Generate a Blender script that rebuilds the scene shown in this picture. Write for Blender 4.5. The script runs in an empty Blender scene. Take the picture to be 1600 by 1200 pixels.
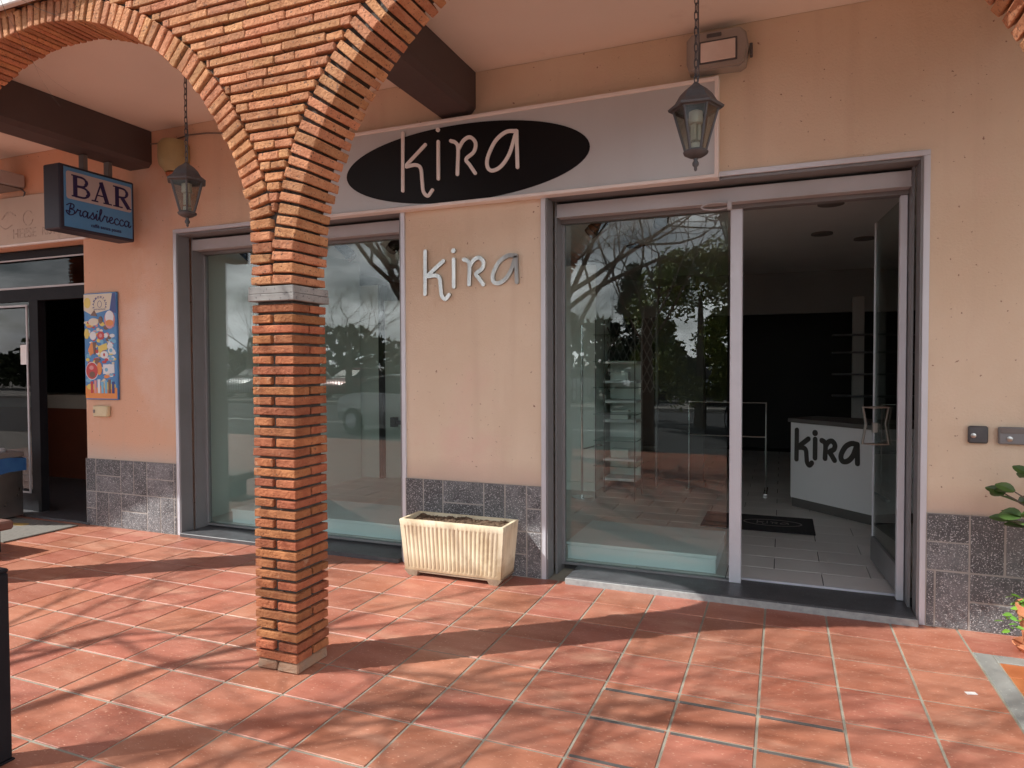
import bpy, bmesh, math, random
from mathutils import Vector, Matrix, noise
random.seed(7)
sc = bpy.context.scene
col = sc.collection
PI = math.pi
# ------------------------------------------------------------------ camera
cd = bpy.data.cameras.new('camera'); cam = bpy.data.objects.new('camera', cd); col.objects.link(cam)
r_ = Vector((0.92794531, 0.37269995, -0.00349977)); u_ = Vector((-0.0063671, 0.02523988, 0.99966115)); f_ = Vector((-0.37266199, 0.92760859, -0.02579424))
m = Matrix((r_, u_, -f_)).transposed().to_4x4(); m.translation = Vector((-0.900987, -4.362561, 1.46169)); cam.matrix_world = m
cd.sensor_width = 36; cd.lens = 1054.0/1600*36; cd.clip_start = .05; cd.clip_end = 2000
sc.camera = cam
# ------------------------------------------------------------------ light
SUN = Vector((-.807, -.591, 1.0)).normalized()
sd = bpy.data.lights.new('sun', 'SUN'); sd.energy = 5.0; sd.angle = math.radians(.5); sd.color = (1.0, .965, .91)
so = bpy.data.objects.new('sun', sd); col.objects.link(so); so.rotation_euler = SUN.to_track_quat('Z', 'Y').to_euler(); so.location = (-6, -6, 12)
w = bpy.data.worlds.new('World'); sc.world = w; w.use_nodes = True
nt = w.node_tree; bgn = nt.nodes['Background']
sky = nt.nodes.new('ShaderNodeTexSky'); sky.sky_type = 'NISHITA'; sky.sun_disc = False; sky.sun_elevation = math.radians(45); sky.sun_rotation = math.radians(233.8)
tc = nt.nodes.new('ShaderNodeTexCoord'); mp = nt.nodes.new('ShaderNodeMapping'); mp.inputs['Scale'].default_value = (1, 1, 2.6); mp.inputs['Location'].default_value = (.3, 1.7, .2)
nz = nt.nodes.new('ShaderNodeTexNoise'); nz.inputs['Scale'].default_value = 2.6; nz.inputs['Detail'].default_value = 8; nz.inputs['Roughness'].default_value = .58
rp = nt.nodes.new('ShaderNodeValToRGB'); rp.color_ramp.elements[0].position = .42; rp.color_ramp.elements[1].position = .58
nz2 = nt.nodes.new('ShaderNodeTexNoise'); nz2.inputs['Scale'].default_value = 5.0; nz2.inputs['Detail'].default_value = 6
rp2 = nt.nodes.new('ShaderNodeValToRGB'); rp2.color_ramp.elements[0].position = .3; rp2.color_ramp.elements[0].color = (8, 8.6, 9.4, 1); rp2.color_ramp.elements[1].position = .7; rp2.color_ramp.elements[1].color = (40, 40.5, 41.5, 1)
mx = nt.nodes.new('ShaderNodeMix'); mx.data_type = 'RGBA'
L = nt.links.new
L(tc.outputs['Generated'], mp.inputs['Vector']); L(mp.outputs['Vector'], nz.inputs['Vector']); L(mp.outputs['Vector'], nz2.inputs['Vector'])
L(nz.outputs['Fac'], rp.inputs['Fac']); L(nz2.outputs['Fac'], rp2.inputs['Fac'])
L(rp.outputs['Color'], mx.inputs['Factor']); L(sky.outputs['Color'], mx.inputs[6]); 
sep = nt.nodes.new('ShaderNodeSeparateXYZ'); L(tc.outputs['Generated'], sep.inputs[0]); mr = nt.nodes.new('ShaderNodeMapRange'); mr.inputs['From Min'].default_value = .0; mr.inputs['From Max'].default_value = .6; mr.inputs['To Min'].default_value = 1.7; mr.inputs['To Max'].default_value = .55; L(sep.outputs['Z'], mr.inputs['Value'])
vm = nt.nodes.new('ShaderNodeVectorMath'); vm.operation = 'SCALE'; L(rp2.outputs['Color'], vm.inputs[0]); L(mr.outputs['Result'], vm.inputs['Scale']); L(vm.outputs[0], mx.inputs[7]); L(mx.outputs[2], bgn.inputs['Color'])
bgn.inputs['Strength'].default_value = .075
sc.view_settings.view_transform = 'Standard'; sc.view_settings.look = 'None'; sc.view_settings.gamma = 1; sc.view_settings.exposure = 0.36
sc.cycles.diffuse_bounces = 6; sc.cycles.max_bounces = 14; sc.cycles.transparent_max_bounces = 24; sc.cycles.glossy_bounces = 5

# ------------------------------------------------------------------ materials
def mat(name, c1, c2=None, scale=4., detail=5., rough=.7, metal=0., bump=0., bscale=60., isl=0., spots=None, sscale=120., sth=.66, stretch=(1, 1, 1), rvar=0., spec=.5, contrast=.22, stain=None, stainscale=1.2, stth=.55, grad=None, zdirt=None, streak=None):
    """noise-mixed two-colour surface, per-piece value change (isl), small spots, fine bump, larger stains"""
    M = bpy.data.materials.new(name); M.use_nodes = True; n = M.node_tree; N = n.nodes; b = N['Principled BSDF']; l = n.links.new
    b.inputs['Roughness'].default_value = rough; b.inputs['Metallic'].default_value = metal; b.inputs['Specular IOR Level'].default_value = spec
    tcn = N.new('ShaderNodeTexCoord'); mpn = N.new('ShaderNodeMapping'); mpn.inputs['Scale'].default_value = stretch; l(tcn.outputs['Object'], mpn.inputs['Vector'])
    V = mpn.outputs['Vector']
    def noisen(s, d=4., ro=.55):
        x = N.new('ShaderNodeTexNoise'); x.inputs['Scale'].default_value = s; x.inputs['Detail'].default_value = d; x.inputs['Roughness'].default_value = ro; l(V, x.inputs['Vector']); return x.outputs['Fac']
    def ramp(inp, a, bb):
        x = N.new('ShaderNodeMapRange'); x.inputs['From Min'].default_value = a; x.inputs['From Max'].default_value = bb; l(inp, x.inputs['Value']); return x.outputs['Result']
    def mixc(fac, a, bb):
        x = N.new('ShaderNodeMix'); x.data_type = 'RGBA'
        for sock, v in ((x.inputs['Factor'], fac), (x.inputs[6], a), (x.inputs[7], bb)):
            if isinstance(v, (int, float)): sock.default_value = v
            elif isinstance(v, tuple): sock.default_value = (*v, 1)
            else: l(v, sock)
        return x.outputs[2]
    c = None
    if c2 is not None: c = mixc(ramp(noisen(scale, detail), .5-contrast, .5+contrast), c1, c2)
    def axis(k, a, bb):
        sp_ = N.new('ShaderNodeSeparateXYZ'); l(tcn.outputs['Object'], sp_.inputs[0]); nn_ = N.new('ShaderNodeMath'); nn_.operation = 'MULTIPLY_ADD'; l(noisen(3., 6.), nn_.inputs[0]); nn_.inputs[1].default_value = (bb-a)*.9; l(sp_.outputs[k], nn_.inputs[2]); return ramp(nn_.outputs[0], a+(bb-a)*.45, bb+(bb-a)*.45)
    if grad: c = mixc(axis(0, grad[0], grad[1]), grad[2], c)
    if isl:
        g = N.new('ShaderNodeNewGeometry'); hs = N.new('ShaderNodeHueSaturation')
        mr = N.new('ShaderNodeMapRange'); mr.inputs['To Min'].default_value = 1-isl; mr.inputs['To Max'].default_value = 1+isl; l(g.outputs['Random Per Island'], mr.inputs['Value']); l(mr.outputs['Result'], hs.inputs['Value'])
        ml = N.new('ShaderNodeMath'); ml.operation = 'MULTIPLY'; ml.inputs[1].default_value = 7.31; l(g.outputs['Random Per Island'], ml.inputs[0])
        fr = N.new('ShaderNodeMath'); fr.operation = 'FRACT'; l(ml.outputs[0], fr.inputs[0])
        mh = N.new('ShaderNodeMapRange'); mh.inputs['To Min'].default_value = .5-isl*.045; mh.inputs['To Max'].default_value = .5+isl*.045; l(fr.outputs[0], mh.inputs['Value']); l(mh.outputs['Result'], hs.inputs['Hue'])
        if c is None: hs.inputs['Color'].default_value = (*c1, 1)
        else: l(c, hs.inputs['Color'])
        c = hs.outputs['Color']
    if stain: c = mixc(ramp(noisen(stainscale, 7., .65), stth, stth+.18), c if c is not None else c1, stain)
    if streak:      # run marks: noise drawn out vertically
        ms = N.new('ShaderNodeMapping'); ms.inputs['Scale'].default_value = (streak[1], streak[1], streak[1]*.07); l(tcn.outputs['Object'], ms.inputs['Vector']); x = N.new('ShaderNodeTexNoise'); x.inputs['Detail'].default_value = 6; x.inputs['Scale'].default_value = 1; l(ms.outputs[0], x.inputs['Vector'])
        ml = N.new('ShaderNodeMath'); ml.operation = 'MULTIPLY'; l(ramp(x.outputs['Fac'], .52, .80), ml.inputs[0]); ml.inputs[1].default_value = streak[2]; c = mixc(ml.outputs[0], c, streak[0])
    if zdirt: c = mixc(axis(2, zdirt[0], zdirt[1]), zdirt[2], c)
    if spots: c = mixc(ramp(noisen(sscale, 2.), sth, sth+.05), c if c is not None else c1, spots)
    if c is None: b.inputs['Base Color'].default_value = (*c1, 1)
    else: l(c, b.inputs['Base Color'])
    if rvar:
        x = N.new('ShaderNodeMapRange'); x.inputs['To Min'].default_value = rough-rvar; x.inputs['To Max'].default_value = rough+rvar; l(noisen(scale*2.3, 5.), x.inputs['Value']); l(x.outputs['Result'], b.inputs['Roughness'])
    if bump:
        bp = N.new('ShaderNodeBump'); bp.inputs['Strength'].default_value = 1; bp.inputs['Distance'].default_value = bump; l(noisen(bscale, 6., .6), bp.inputs['Height']); l(bp.outputs['Normal'], b.inputs['Normal'])
    return M
def glass(name, tint=(.86, .92, .90), f0=.055, rough=0.):
    M = bpy.data.materials.new(name); M.use_nodes = True; n = M.node_tree; N = n.nodes; l = n.links.new; N.remove(N['Principled BSDF']); out = N['Material Output']
    t = N.new('ShaderNodeBsdfTransparent'); t.inputs['Color'].default_value = (*tint, 1); g = N.new('ShaderNodeBsdfGlossy'); g.inputs['Roughness'].default_value = rough
    lw = N.new('ShaderNodeLayerWeight'); lw.inputs['Blend'].default_value = .5
    p = N.new('ShaderNodeMath'); p.operation = 'POWER'; p.inputs[1].default_value = 5; l(lw.outputs['Facing'], p.inputs[0])
    a = N.new('ShaderNodeMath'); a.operation = 'MULTIPLY_ADD'; a.inputs[1].default_value = 1-f0; a.inputs[2].default_value = f0; l(p.outputs[0], a.inputs[0])
    x = N.new('ShaderNodeMixShader'); l(a.outputs[0], x.inputs['Fac']); l(t.outputs[0], x.inputs[1]); l(g.outputs[0], x.inputs[2]); l(x.outputs[0], out.inputs['Surface'])
    return M
m_stucco = mat('salmon_stucco', (.68, .545, .40), (.75, .63, .49), .7, 5, .92, bump=.0035, bscale=75, spots=(.30, .17, .12), sscale=34, sth=.69, contrast=.12, stain=(.74, .54, .44), stainscale=.9, stth=.54, grad=(-6.2, -4.6, (.70, .42, .285)), streak=((.50, .36, .26), 5., .35), zdirt=(.63, .80, (.60, .46, .37)))
m_ceil = mat('ceiling_plaster', (.80, .74, .67), (.73, .67, .60), 1.1, 6, .95, bump=.001, bscale=40, stain=(.56, .46, .40), stainscale=1.4, stth=.62)
m_beam = mat('dark_beam_paint', (.075, .055, .055), (.095, .070, .068), 2, 4, .7, bump=.001, bscale=30)
m_brickp = mat('pillar_brick', (.30, .090, .036), (.47, .180, .076), 14, 6, .88, bump=.014, bscale=65, isl=.22, spots=(.16, .07, .04), sscale=70, sth=.66, stain=(.60, .42, .28), stainscale=9, stth=.63)
m_bricks = mat('arch_brick', (.43, .170, .075), (.60, .285, .14), 12, 6, .9, bump=.014, bscale=65, isl=.20, spots=(.20, .10, .06), sscale=75, sth=.62)
m_mortar = mat('shadow_dark_mortar', (.060, .050, .043), (.13, .115, .10), 16, 6, .97, bump=.012, bscale=45)  # mortar darkened so its colour carries the shadow deep in the joints
m_smear = mat('mortar_smeared_brick', (.30, .23, .17), (.40, .22, .13), 12, 6, .95, bump=.010, bscale=50)
m_cap = mat('grey_stone_band', (.20, .195, .185), (.36, .35, .33), 9, 6, .8, bump=.003, bscale=40, spots=(.15, .14, .14), sscale=60, sth=.62)
m_tile = mat('terracotta_tile', (.325, .108, .064), (.475, .200, .135), 5, 8, .44, bump=.0016, bscale=38, isl=.13, spots=(.62, .38, .28), sscale=85, sth=.645, stretch=(.55, 1.5, 1), rvar=.13, stain=(.52, .27, .185), stainscale=3.4, stth=.54)
m_grout = mat('tile_grout', (.42, .40, .32), (.23, .22, .18), 3, 6, .95, bump=.002, bscale=80)
m_granite = mat('speckled_granite', (.10, .105, .112), (.17, .172, .178), 24, 6, .75, bump=.006, bscale=60, isl=.34, spots=(.56, .56, .57), sscale=150, sth=.59, stain=(.075, .075, .08), stainscale=7, stth=.50)
m_joint = mat('dado_joint', (.42, .40, .37), (.32, .30, .28), 8, 4, .95, bump=.002)
m_alu = mat('silver_aluminium', (.66, .69, .75), (.60, .63, .68), 3, 4, .42, metal=.2, rvar=.06)
m_alu2 = mat('grey_aluminium', (.23, .235, .245), (.20, .205, .21), 3, 3, .45, metal=.15, rvar=.06)
m_white = mat('white_metal', (.50, .50, .52), (.43, .43, .44), 2.5, 5, .5, stain=(.42, .36, .32), stainscale=5, stth=.66)
m_signp = mat('sign_panel_grey', (.56, .59, .60), (.51, .54, .55), 1.0, 3, .4, metal=.1, streak=((.42, .41, .40), 9., .14))
m_black = mat('gloss_black', (.008, .008, .009), None, rough=.45, spec=.2)
m_cream = mat('cream_letter', (.86, .83, .80), (.78, .75, .72), 6, 4, .5)
m_steel = mat('brushed_steel', (.62, .61, .58), (.40, .40, .39), 3, 3, .30, metal=1., rvar=.07, stretch=(8, 1, 1))
m_iron = mat('dark_lantern_iron', (.080, .082, .088), (.125, .128, .135), 14, 5, .55, metal=.4, bump=.001, bscale=60, stain=(.12, .08, .06), stainscale=20, stth=.62)
m_blackmetal = mat('black_frame_metal', (.012, .012, .015), (.018, .018, .021), 6, 4, .6, spec=.15)
m_plast = mat('cream_plastic', (.66, .57, .36), (.58, .49, .30), 6, 4, .5)
m_plast2 = mat('aged_plastic', (.42, .36, .18), (.32, .27, .14), 7, 4, .55)
m_greyp = mat('grey_plastic', (.20, .18, .165), (.17, .15, .14), 5, 4, .55)
m_lens = mat('lamp_lens', (.80, .74, .70), (.66, .56, .50), 5, 4, .25)
m_bulb = mat('white_bulb', (.78, .78, .70), None, rough=.3)
m_concrete = mat('cream_planter_concrete', (.72, .62, .42), (.80, .72, .54), 5, 6, .85, bump=.002, bscale=70, stain=(.46, .34, .19), stainscale=3.2, stth=.50, zdirt=(.02, .16, (.42, .29, .17)), streak=((.40, .30, .18), 22., .6))
m_feet = mat('planter_foot_concrete', (.27, .20, .14), (.40, .31, .22), 12, 5, .9, bump=.003)
m_soil = mat('dry_soil', (.085, .052, .032), (.19, .125, .08), 40, 6, 1., bump=.012, bscale=70)
m_sill = mat('dark_stone_sill', (.060, .062, .068), (.095, .098, .105), 12, 6, .42, bump=.001, bscale=30, spots=(.34, .35, .35), sscale=140, sth=.68)
m_edge = mat('rough_sill_edge', (.40, .42, .41), (.28, .29, .29), 30, 6, .8, bump=.003, bscale=60)
m_plat = mat('pale_blue_platform', (.76, .89, .91), (.80, .91, .93), 2, 4, .5)
m_ifloor = mat('interior_tile', (.70, .69, .67), (.62, .61, .59), 2.5, 6, .32, isl=.07, rvar=.08)
m_ijoint = mat('interior_joint', (.07, .07, .07), None, rough=.9)
m_iwall = mat('interior_wall_grey', (.38, .38, .37), (.34, .34, .33), 2, 4, .8)
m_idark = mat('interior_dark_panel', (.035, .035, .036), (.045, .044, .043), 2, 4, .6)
m_iceil = mat('interior_ceiling', (.80, .78, .75), (.74, .72, .70), 2, 4, .9)
m_icab = mat('interior_white_panel', (.74, .80, .76), (.68, .74, .70), 2, 4, .6)
m_counter = mat('white_laminate', (.84, .85, .87), (.80, .81, .83), 2, 4, .45)
m_plinth = mat('grey_plinth', (.13, .125, .12), (.11, .105, .10), 4, 4, .6)
m_rubber = mat('black_rubber', (.018, .018, .022), (.03, .03, .034), 50, 4, .9, bump=.002, bscale=120)
m_matgrey = mat('grey_doormat', (.15, .145, .13), (.20, .19, .17), 40, 4, 1., bump=.004, bscale=120)
m_matyel = mat('yellow_mat_print', (.42, .27, .06), (.32, .21, .06), 30, 4, 1., bump=.004, bscale=120)
m_letdark = mat('dark_bronze_letter', (.055, .05, .046), None, rough=.6)
m_blueface = mat('blue_sign_face', (.07, .25, .50), (.09, .29, .54), 2, 4, .4)
m_bluebox = mat('navy_sign_box', (.018, .018, .035), (.026, .026, .045), 3, 4, .55)
m_signw = mat('sign_white', (.46, .42, .42), (.42, .38, .38), 3, 3, .45)
m_navy = mat('navy_letter', (.012, .010, .075), None, rough=.5)
m_beige = mat('weathered_beige_panel', (.52, .44, .36), (.58, .50, .42), 2, 5, .7, stain=(.36, .28, .22), stainscale=5, stth=.60)
m_ghost = mat('ghost_lettering', (.34, .27, .22), (.50, .43, .36), 25, 5, .7, contrast=.1)
m_terra = mat('terracotta_pot', (.56, .21, .10), (.66, .29, .15), 9, 5, .8, bump=.001)
m_leaf = mat('shrub_leaf', (.045, .10, .022), (.075, .15, .035), 20, 4, .38, isl=.3)
m_leaf2 = mat('bright_leaf', (.13, .33, .035), (.20, .42, .06), 20, 4, .42, isl=.25)
m_bark = mat('grey_bark', (.11, .085, .065), (.17, .14, .11), 12, 5, .95, bump=.01, bscale=20)
m_asph = mat('asphalt', (.045, .045, .048), (.06, .06, .062), 3, 6, .9, bump=.004, bscale=60)
m_pave = mat('pavement_concrete', (.30, .28, .25), (.36, .33, .30), 2, 6, .95)
m_line = mat('road_paint', (.70, .70, .68), None, rough=.7)
m_strip = mat('grey_stone_strip', (.23, .24, .23), (.31, .32, .30), 6, 6, .75, bump=.001, spots=(.40, .42, .38), sscale=50, sth=.64)
m_slot = mat('dark_inlay_strip', (.10, .095, .09), (.15, .14, .13), 20, 4, .6)
m_orange = mat('orange_tile', (.42, .135, .045), (.50, .18, .07), 6, 6, .5, isl=.08)
m_paper = mat('paper', (.80, .80, .78), None, rough=.9)
m_wood = mat('brown_timber', (.13, .065, .05), (.17, .09, .07), 8, 5, .6)
m_brown = mat('brown_counter_panel', (.16, .045, .022), (.12, .035, .018), 3, 4, .45)
m_btile = mat('bar_tile_band', (.42, .40, .33), (.38, .36, .30), 3, 4, .4)
m_blue = mat('blue_bin_bag', (.03, .10, .28), (.05, .16, .36), 10, 4, .35)
m_fascia = mat('white_fascia', (.72, .72, .70), (.62, .62, .60), 2, 5, .6)
m_glass = glass('window_glass', (.90, .96, .94), f0=.068); m_bglass = glass('bar_glass', (.8, .8, .8), .025); m_lglass = glass('lantern_glass', (.84, .84, .80), .10, .08); m_dglass = glass('door_glass', (.80, .86, .84), .12)
m_shelf = glass('shelf_glass', (.72, .86, .80), .10)
m_chrome = mat('chrome_tube', (.72, .72, .72), None, rough=.15, metal=1.)

# ------------------------------------------------------------------ mesh helpers
class MB:
    def __init__(s): s.v = []; s.f = []; s.c = []
    def add(s, vs, fs):
        s.c.append((len(s.v), len(s.f))); k = len(s.v); s.v += [tuple(v) for v in vs]; s.f += [tuple(i+k for i in f) for f in fs]
    def box(s, x0, x1, y0, y1, z0, z1):
        s.add([(x0, y0, z0), (x1, y0, z0), (x1, y1, z0), (x0, y1, z0), (x0, y0, z1), (x1, y0, z1), (x1, y1, z1), (x0, y1, z1)],
              [(0, 3, 2, 1), (4, 5, 6, 7), (0, 1, 5, 4), (1, 2, 6, 5), (2, 3, 7, 6), (3, 0, 4, 7)]); return s
    def obox(s, c, ax, ay, az, hx, hy, hz, ch=0., jit=0.):
        """oriented box, half sizes, chamfered by ch with jittered corners"""
        c = Vector(c); vs = []
        J = lambda: Vector((random.uniform(-jit, jit), random.uniform(-jit, jit), random.uniform(-jit, jit))) if jit else Vector((0, 0, 0))
        if not ch:
            for sz in (-1, 1):
                for sx, sy in ((-1, -1), (1, -1), (1, 1), (-1, 1)): vs.append(c+ax*hx*sx+ay*hy*sy+az*hz*sz+J())
            s.add(vs, [(0, 3, 2, 1), (4, 5, 6, 7), (0, 1, 5, 4), (1, 2, 6, 5), (2, 3, 7, 6), (3, 0, 4, 7)]); return s
        idx = {}; H = (hx, hy, hz); A = (ax, ay, az)
        for sx in (-1, 1):
            for sy in (-1, 1):
                for sz in (-1, 1):
                    j = J(); S = (sx, sy, sz)
                    for k in range(3):
                        p = c+j
                        for q in range(3): p = p+A[q]*(S[q]*(H[q]-(0 if q == k else ch)))
                        idx[(S, k)] = len(vs); vs.append(p)
        fs = []
        for k in range(3):
            a, b = [q for q in range(3) if q != k]
            for sg in (-1, 1):
                f = []
                for sa, sb in ((-1, -1), (1, -1), (1, 1), (-1, 1)):
                    S = [0, 0, 0]; S[k] = sg; S[a] = sa; S[b] = sb; f.append(idx[(tuple(S), k)])
                fs.append(f if sg*(1 if k != 1 else -1) > 0 else f[::-1])
        for k in range(3):          # edges along axis k
            a, b = [q for q in range(3) if q != k]
            for sa in (-1, 1):
                for sb in (-1, 1):
                    S0 = [0, 0, 0]; S0[k] = -1; S0[a] = sa; S0[b] = sb; S1 = list(S0); S1[k] = 1; S0 = tuple(S0); S1 = tuple(S1)
                    fs.append([idx[(S0, a)], idx[(S1, a)], idx[(S1, b)], idx[(S0, b)]])
        for sx in (-1, 1):
            for sy in (-1, 1):
                for sz in (-1, 1): fs.append([idx[((sx, sy, sz), k)] for k in range(3)])
        s.add(vs, fs); return s
    def cbox(s, x0, x1, y0, y1, z0, z1, ch=.004, jit=0.):
        X, Y, Z = Vector((1, 0, 0)), Vector((0, 1, 0)), Vector((0, 0, 1))
        return s.obox(((x0+x1)/2, (y0+y1)/2, (z0+z1)/2), X, Y, Z, (x1-x0)/2, (y1-y0)/2, (z1-z0)/2, ch, jit)
    def rings(s, rings, cap=True, closed=False):
        n = len(rings[0]); k = len(s.v); s.c.append((k, len(s.f))); s.v += [tuple(p) for r in rings for p in r]
        m_ = len(rings)
        for i in range(m_ if closed else m_-1):
            for j in range(n):
                a = i*n+j; b = i*n+(j+1) % n; c = ((i+1) % m_)*n+(j+1) % n; d = ((i+1) % m_)*n+j; s.f.append((k+a, k+b, k+c, k+d))
        if cap and not closed: s.f.append(tuple(k+j for j in range(n))[::-1]); s.f.append(tuple(k+(m_-1)*n+j for j in range(n)))
        return s
    def tube(s, pts, r, n=8, closed=False, cap=True):
        pts = [Vector(p) for p in pts]; rr = r if isinstance(r, (list, tuple)) else [r]*len(pts); R = []; up = None
        for i, p in enumerate(pts):
            a = pts[i-1] if (i > 0 or closed) else p; b = pts[(i+1) % len(pts)] if (i < len(pts)-1 or closed) else p
            t = (b-a).normalized()
            if up is None: up = t.orthogonal().normalized()
            up = (up-t*up.dot(t)).normalized(); sd_ = t.cross(up)
            R.append([p+(up*math.cos(2*PI*k/n)+sd_*math.sin(2*PI*k/n))*rr[i] for k in range(n)])
        return s.rings(R, cap, closed)
    def lathe(s, c, prof, n=24, cap=True, ax='z', ph=0.):
        R = []
        for r, h in prof:
            ring = []
            for k in range(n):
                a = 2*PI*k/n+ph
                if ax == 'z': ring.append((c[0]+r*math.cos(a), c[1]+r*math.sin(a), c[2]+h))
                elif ax == 'y': ring.append((c[0]+r*math.cos(a), c[1]+h, c[2]+r*math.sin(a)))
                else: ring.append((c[0]+h, c[1]+r*math.cos(a), c[2]+r*math.sin(a)))
            R.append(ring)
        return s.rings(R, cap)
    def prism(s, poly, fn, d0, d1):
        """2-D polygon (x, y) pushed from depth d0 to d1 through fn(x, y, d)"""
        n = len(poly); vs = [fn(x, y, d0) for x, y in poly]+[fn(x, y, d1) for x, y in poly]
        s.add(vs, [tuple(range(n)), tuple(range(2*n-1, n-1, -1))]+[(i, i+n, (i+1) % n+n, (i+1) % n) for i in range(n)]); return s
    def ribbon(s, pts, wd, fn, d0, d1, smooth=True, caps=True):
        P = [Vector((p[0], p[1])) for p in pts]
        if smooth and len(P) > 2:
            Q = []; E = [2*P[0]-P[1]]+P+[2*P[-1]-P[-2]]
            for i in range(1, len(E)-2):
                for k in range(8):
                    t = k/8; a, b, c, d = E[i-1:i+3]
                    Q.append(.5*((2*b)+(c-a)*t+(2*a-5*b+4*c-d)*t*t+(3*b-a-3*c+d)*t**3))
            Q.append(P[-1]); P = Q
        n = len(P); W = [(wd if isinstance(wd, (int, float)) else wd[0]+(wd[1]-wd[0])*i/(n-1))/2 for i in range(n)]
        Lf, Rt = [], []
        for i in range(n):
            t = (P[min(i+1, n-1)]-P[max(i-1, 0)]).normalized(); nn = Vector((-t.y, t.x)); Lf.append(P[i]+nn*W[i]); Rt.append(P[i]-nn*W[i])
        if caps:
            def cap(c, t, w_): return [c+Vector((math.cos(a)*t.x-math.sin(a)*t.y, math.cos(a)*t.y+math.sin(a)*t.x))*w_ for a in [PI/2-PI*k/8 for k in range(1, 8)]]
            t1 = (P[-1]-P[-2]).normalized(); t0 = (P[0]-P[1]).normalized()
            endc = cap(P[-1], t1, W[-1]); stc = cap(P[0], t0, W[0])
        else: endc = []; stc = []
        out = Lf+endc+Rt[::-1]+stc; N = len(out); idl = list(range(n)); idr = [n+len(endc)+(n-1-i) for i in range(n)]
        F = []; vs = [fn(p.x, p.y, d1) for p in out]+[fn(p.x, p.y, d0) for p in out]
        for i in range(n-1): F.append((idl[i], idl[i+1], idr[i+1], idr[i])); F.append((idr[i]+N, idr[i+1]+N, idl[i+1]+N, idl[i]+N))
        if caps:
            e = [idl[-1]]+list(range(n, n+len(endc)))+[idr[-1]]; F.append(tuple(e)); F.append(tuple(x+N for x in e[::-1]))
            e = [idr[0]]+list(range(N-len(stc), N))+[idl[0]]; F.append(tuple(e)); F.append(tuple(x+N for x in e[::-1]))
        for i in range(N): F.append((i, i+N, (i+1) % N+N, (i+1) % N))
        s.add(vs, F); return s
    def disc(s, c, r, fn, d0, d1, n=20, ry=None):
        return s.prism([(c[0]+r*math.cos(2*PI*k/n), c[1]+(ry or r)*math.sin(2*PI*k/n)) for k in range(n)], fn, d0, d1)
    def buildeach(s, name, M, parent=None, smooth=0):
        E_ = s.c+[(len(s.v), len(s.f))]; out = []
        for (v0, f0), (v1, f1) in zip(E_[:-1], E_[1:]):
            q = MB(); q.v = s.v[v0:v1]; q.f = [tuple(i-v0 for i in f) for f in s.f[f0:f1]]; out.append(q.build(name, M, parent, smooth))
        return out
    def build(s, name, M, parent=None, smooth=0, recalc=True, loc=None, rotz=0):
        me = bpy.data.meshes.new(name); me.from_pydata(s.v, [], s.f); me.update()
        if recalc:
            bm = bmesh.new(); bm.from_mesh(me); bmesh.ops.recalc_face_normals(bm, faces=bm.faces); bm.to_mesh(me); bm.free()
        if smooth:
            for p in me.polygons: p.use_smooth = True
            me.set_sharp_from_angle(angle=math.radians(smooth))
        for x in (M if isinstance(M, (list, tuple)) else [M]): me.materials.append(x)
        o = bpy.data.objects.new(name, me); col.objects.link(o)
        if parent: o.parent = parent
        if loc: o.location = loc
        o.rotation_euler.z = rotz
        return o
def tag(o, label=None, cat=None, group=None, kind=None):
    for k, v in (('label', label), ('category', cat), ('group', group), ('kind', kind)):
        if v: o[k] = v
    return o
def thing(name, label, cat, loc=(0, 0, 0), rz=0, group=None):
    o = bpy.data.objects.new(name, None); col.objects.link(o); o.location = loc; o.rotation_euler.z = rz; o.empty_display_size = .2
    return tag(o, label, cat, group)
def dup(root, loc, rz, label, group=None):
    r = root.copy(); col.objects.link(r); r.location = loc; r.rotation_euler.z = rz; tag(r, label, None, group)
    for ch in list(root.children):
        c = ch.copy(); col.objects.link(c); c.parent = r
        for g in ch.children:
            d = g.copy(); col.objects.link(d); d.parent = c
    return r
def textmesh(s, size, fnm, M, name, parent, ext=.002, align='CENTER', bold=0., shear=0.):
    cu = bpy.data.curves.new(name, 'FONT'); cu.body = s; cu.size = size; cu.extrude = ext; cu.align_x = align; cu.align_y = 'CENTER'; cu.offset = bold; cu.shear = shear; cu.resolution_u = 3
    t = bpy.data.objects.new(name, cu); me = bpy.data.meshes.new_from_object(t); bpy.data.objects.remove(t)
    for v in me.vertices: v.co = Vector(fnm(v.co.x, v.co.y, v.co.z))
    me.materials.append(M); o = bpy.data.objects.new(name, me); col.objects.link(o); o.parent = parent; return o
WALL = lambda y0: (lambda x, z, d: (x, y0-d, z))     # plane facing -Y at y0

# ================================================================== SETTING: ground
S = .33; Y0 = -.334
def structure(name, mb, M, **k): return tag(mb.build(name, M, **k), kind='structure')
g = MB(); g.add([(-900, -900, -.16), (900, -900, -.16), (900, 900, -.16), (-900, 900, -.16)], [(0, 1, 2, 3)]); structure('ground', g, m_pave, recalc=False)
g = MB(); g.add([(-200, -19, -.152), (200, -19, -.152), (200, -6.6, -.152), (-200, -6.6, -.152)], [(0, 1, 2, 3)]); structure('road', g, m_asph, recalc=False)
g = MB()
for i in range(14): g.add([(-30+i*4, -11.6, -.147), (-28+i*4, -11.6, -.147), (-28+i*4, -11.45, -.147), (-30+i*4, -11.45, -.147)], [(0, 1, 2, 3)])
structure('road_marking', g, m_line, recalc=False)
g = MB(); g.box(-60, 60, -24, -19, -.3, -.02); structure('far_pavement', g, m_pave)
g = MB(); g.box(-14, 4.5, -6.6, .35, -.3, -.004); structure('paving_bed', g, m_grout)
t = MB(); nj = .0058
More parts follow.
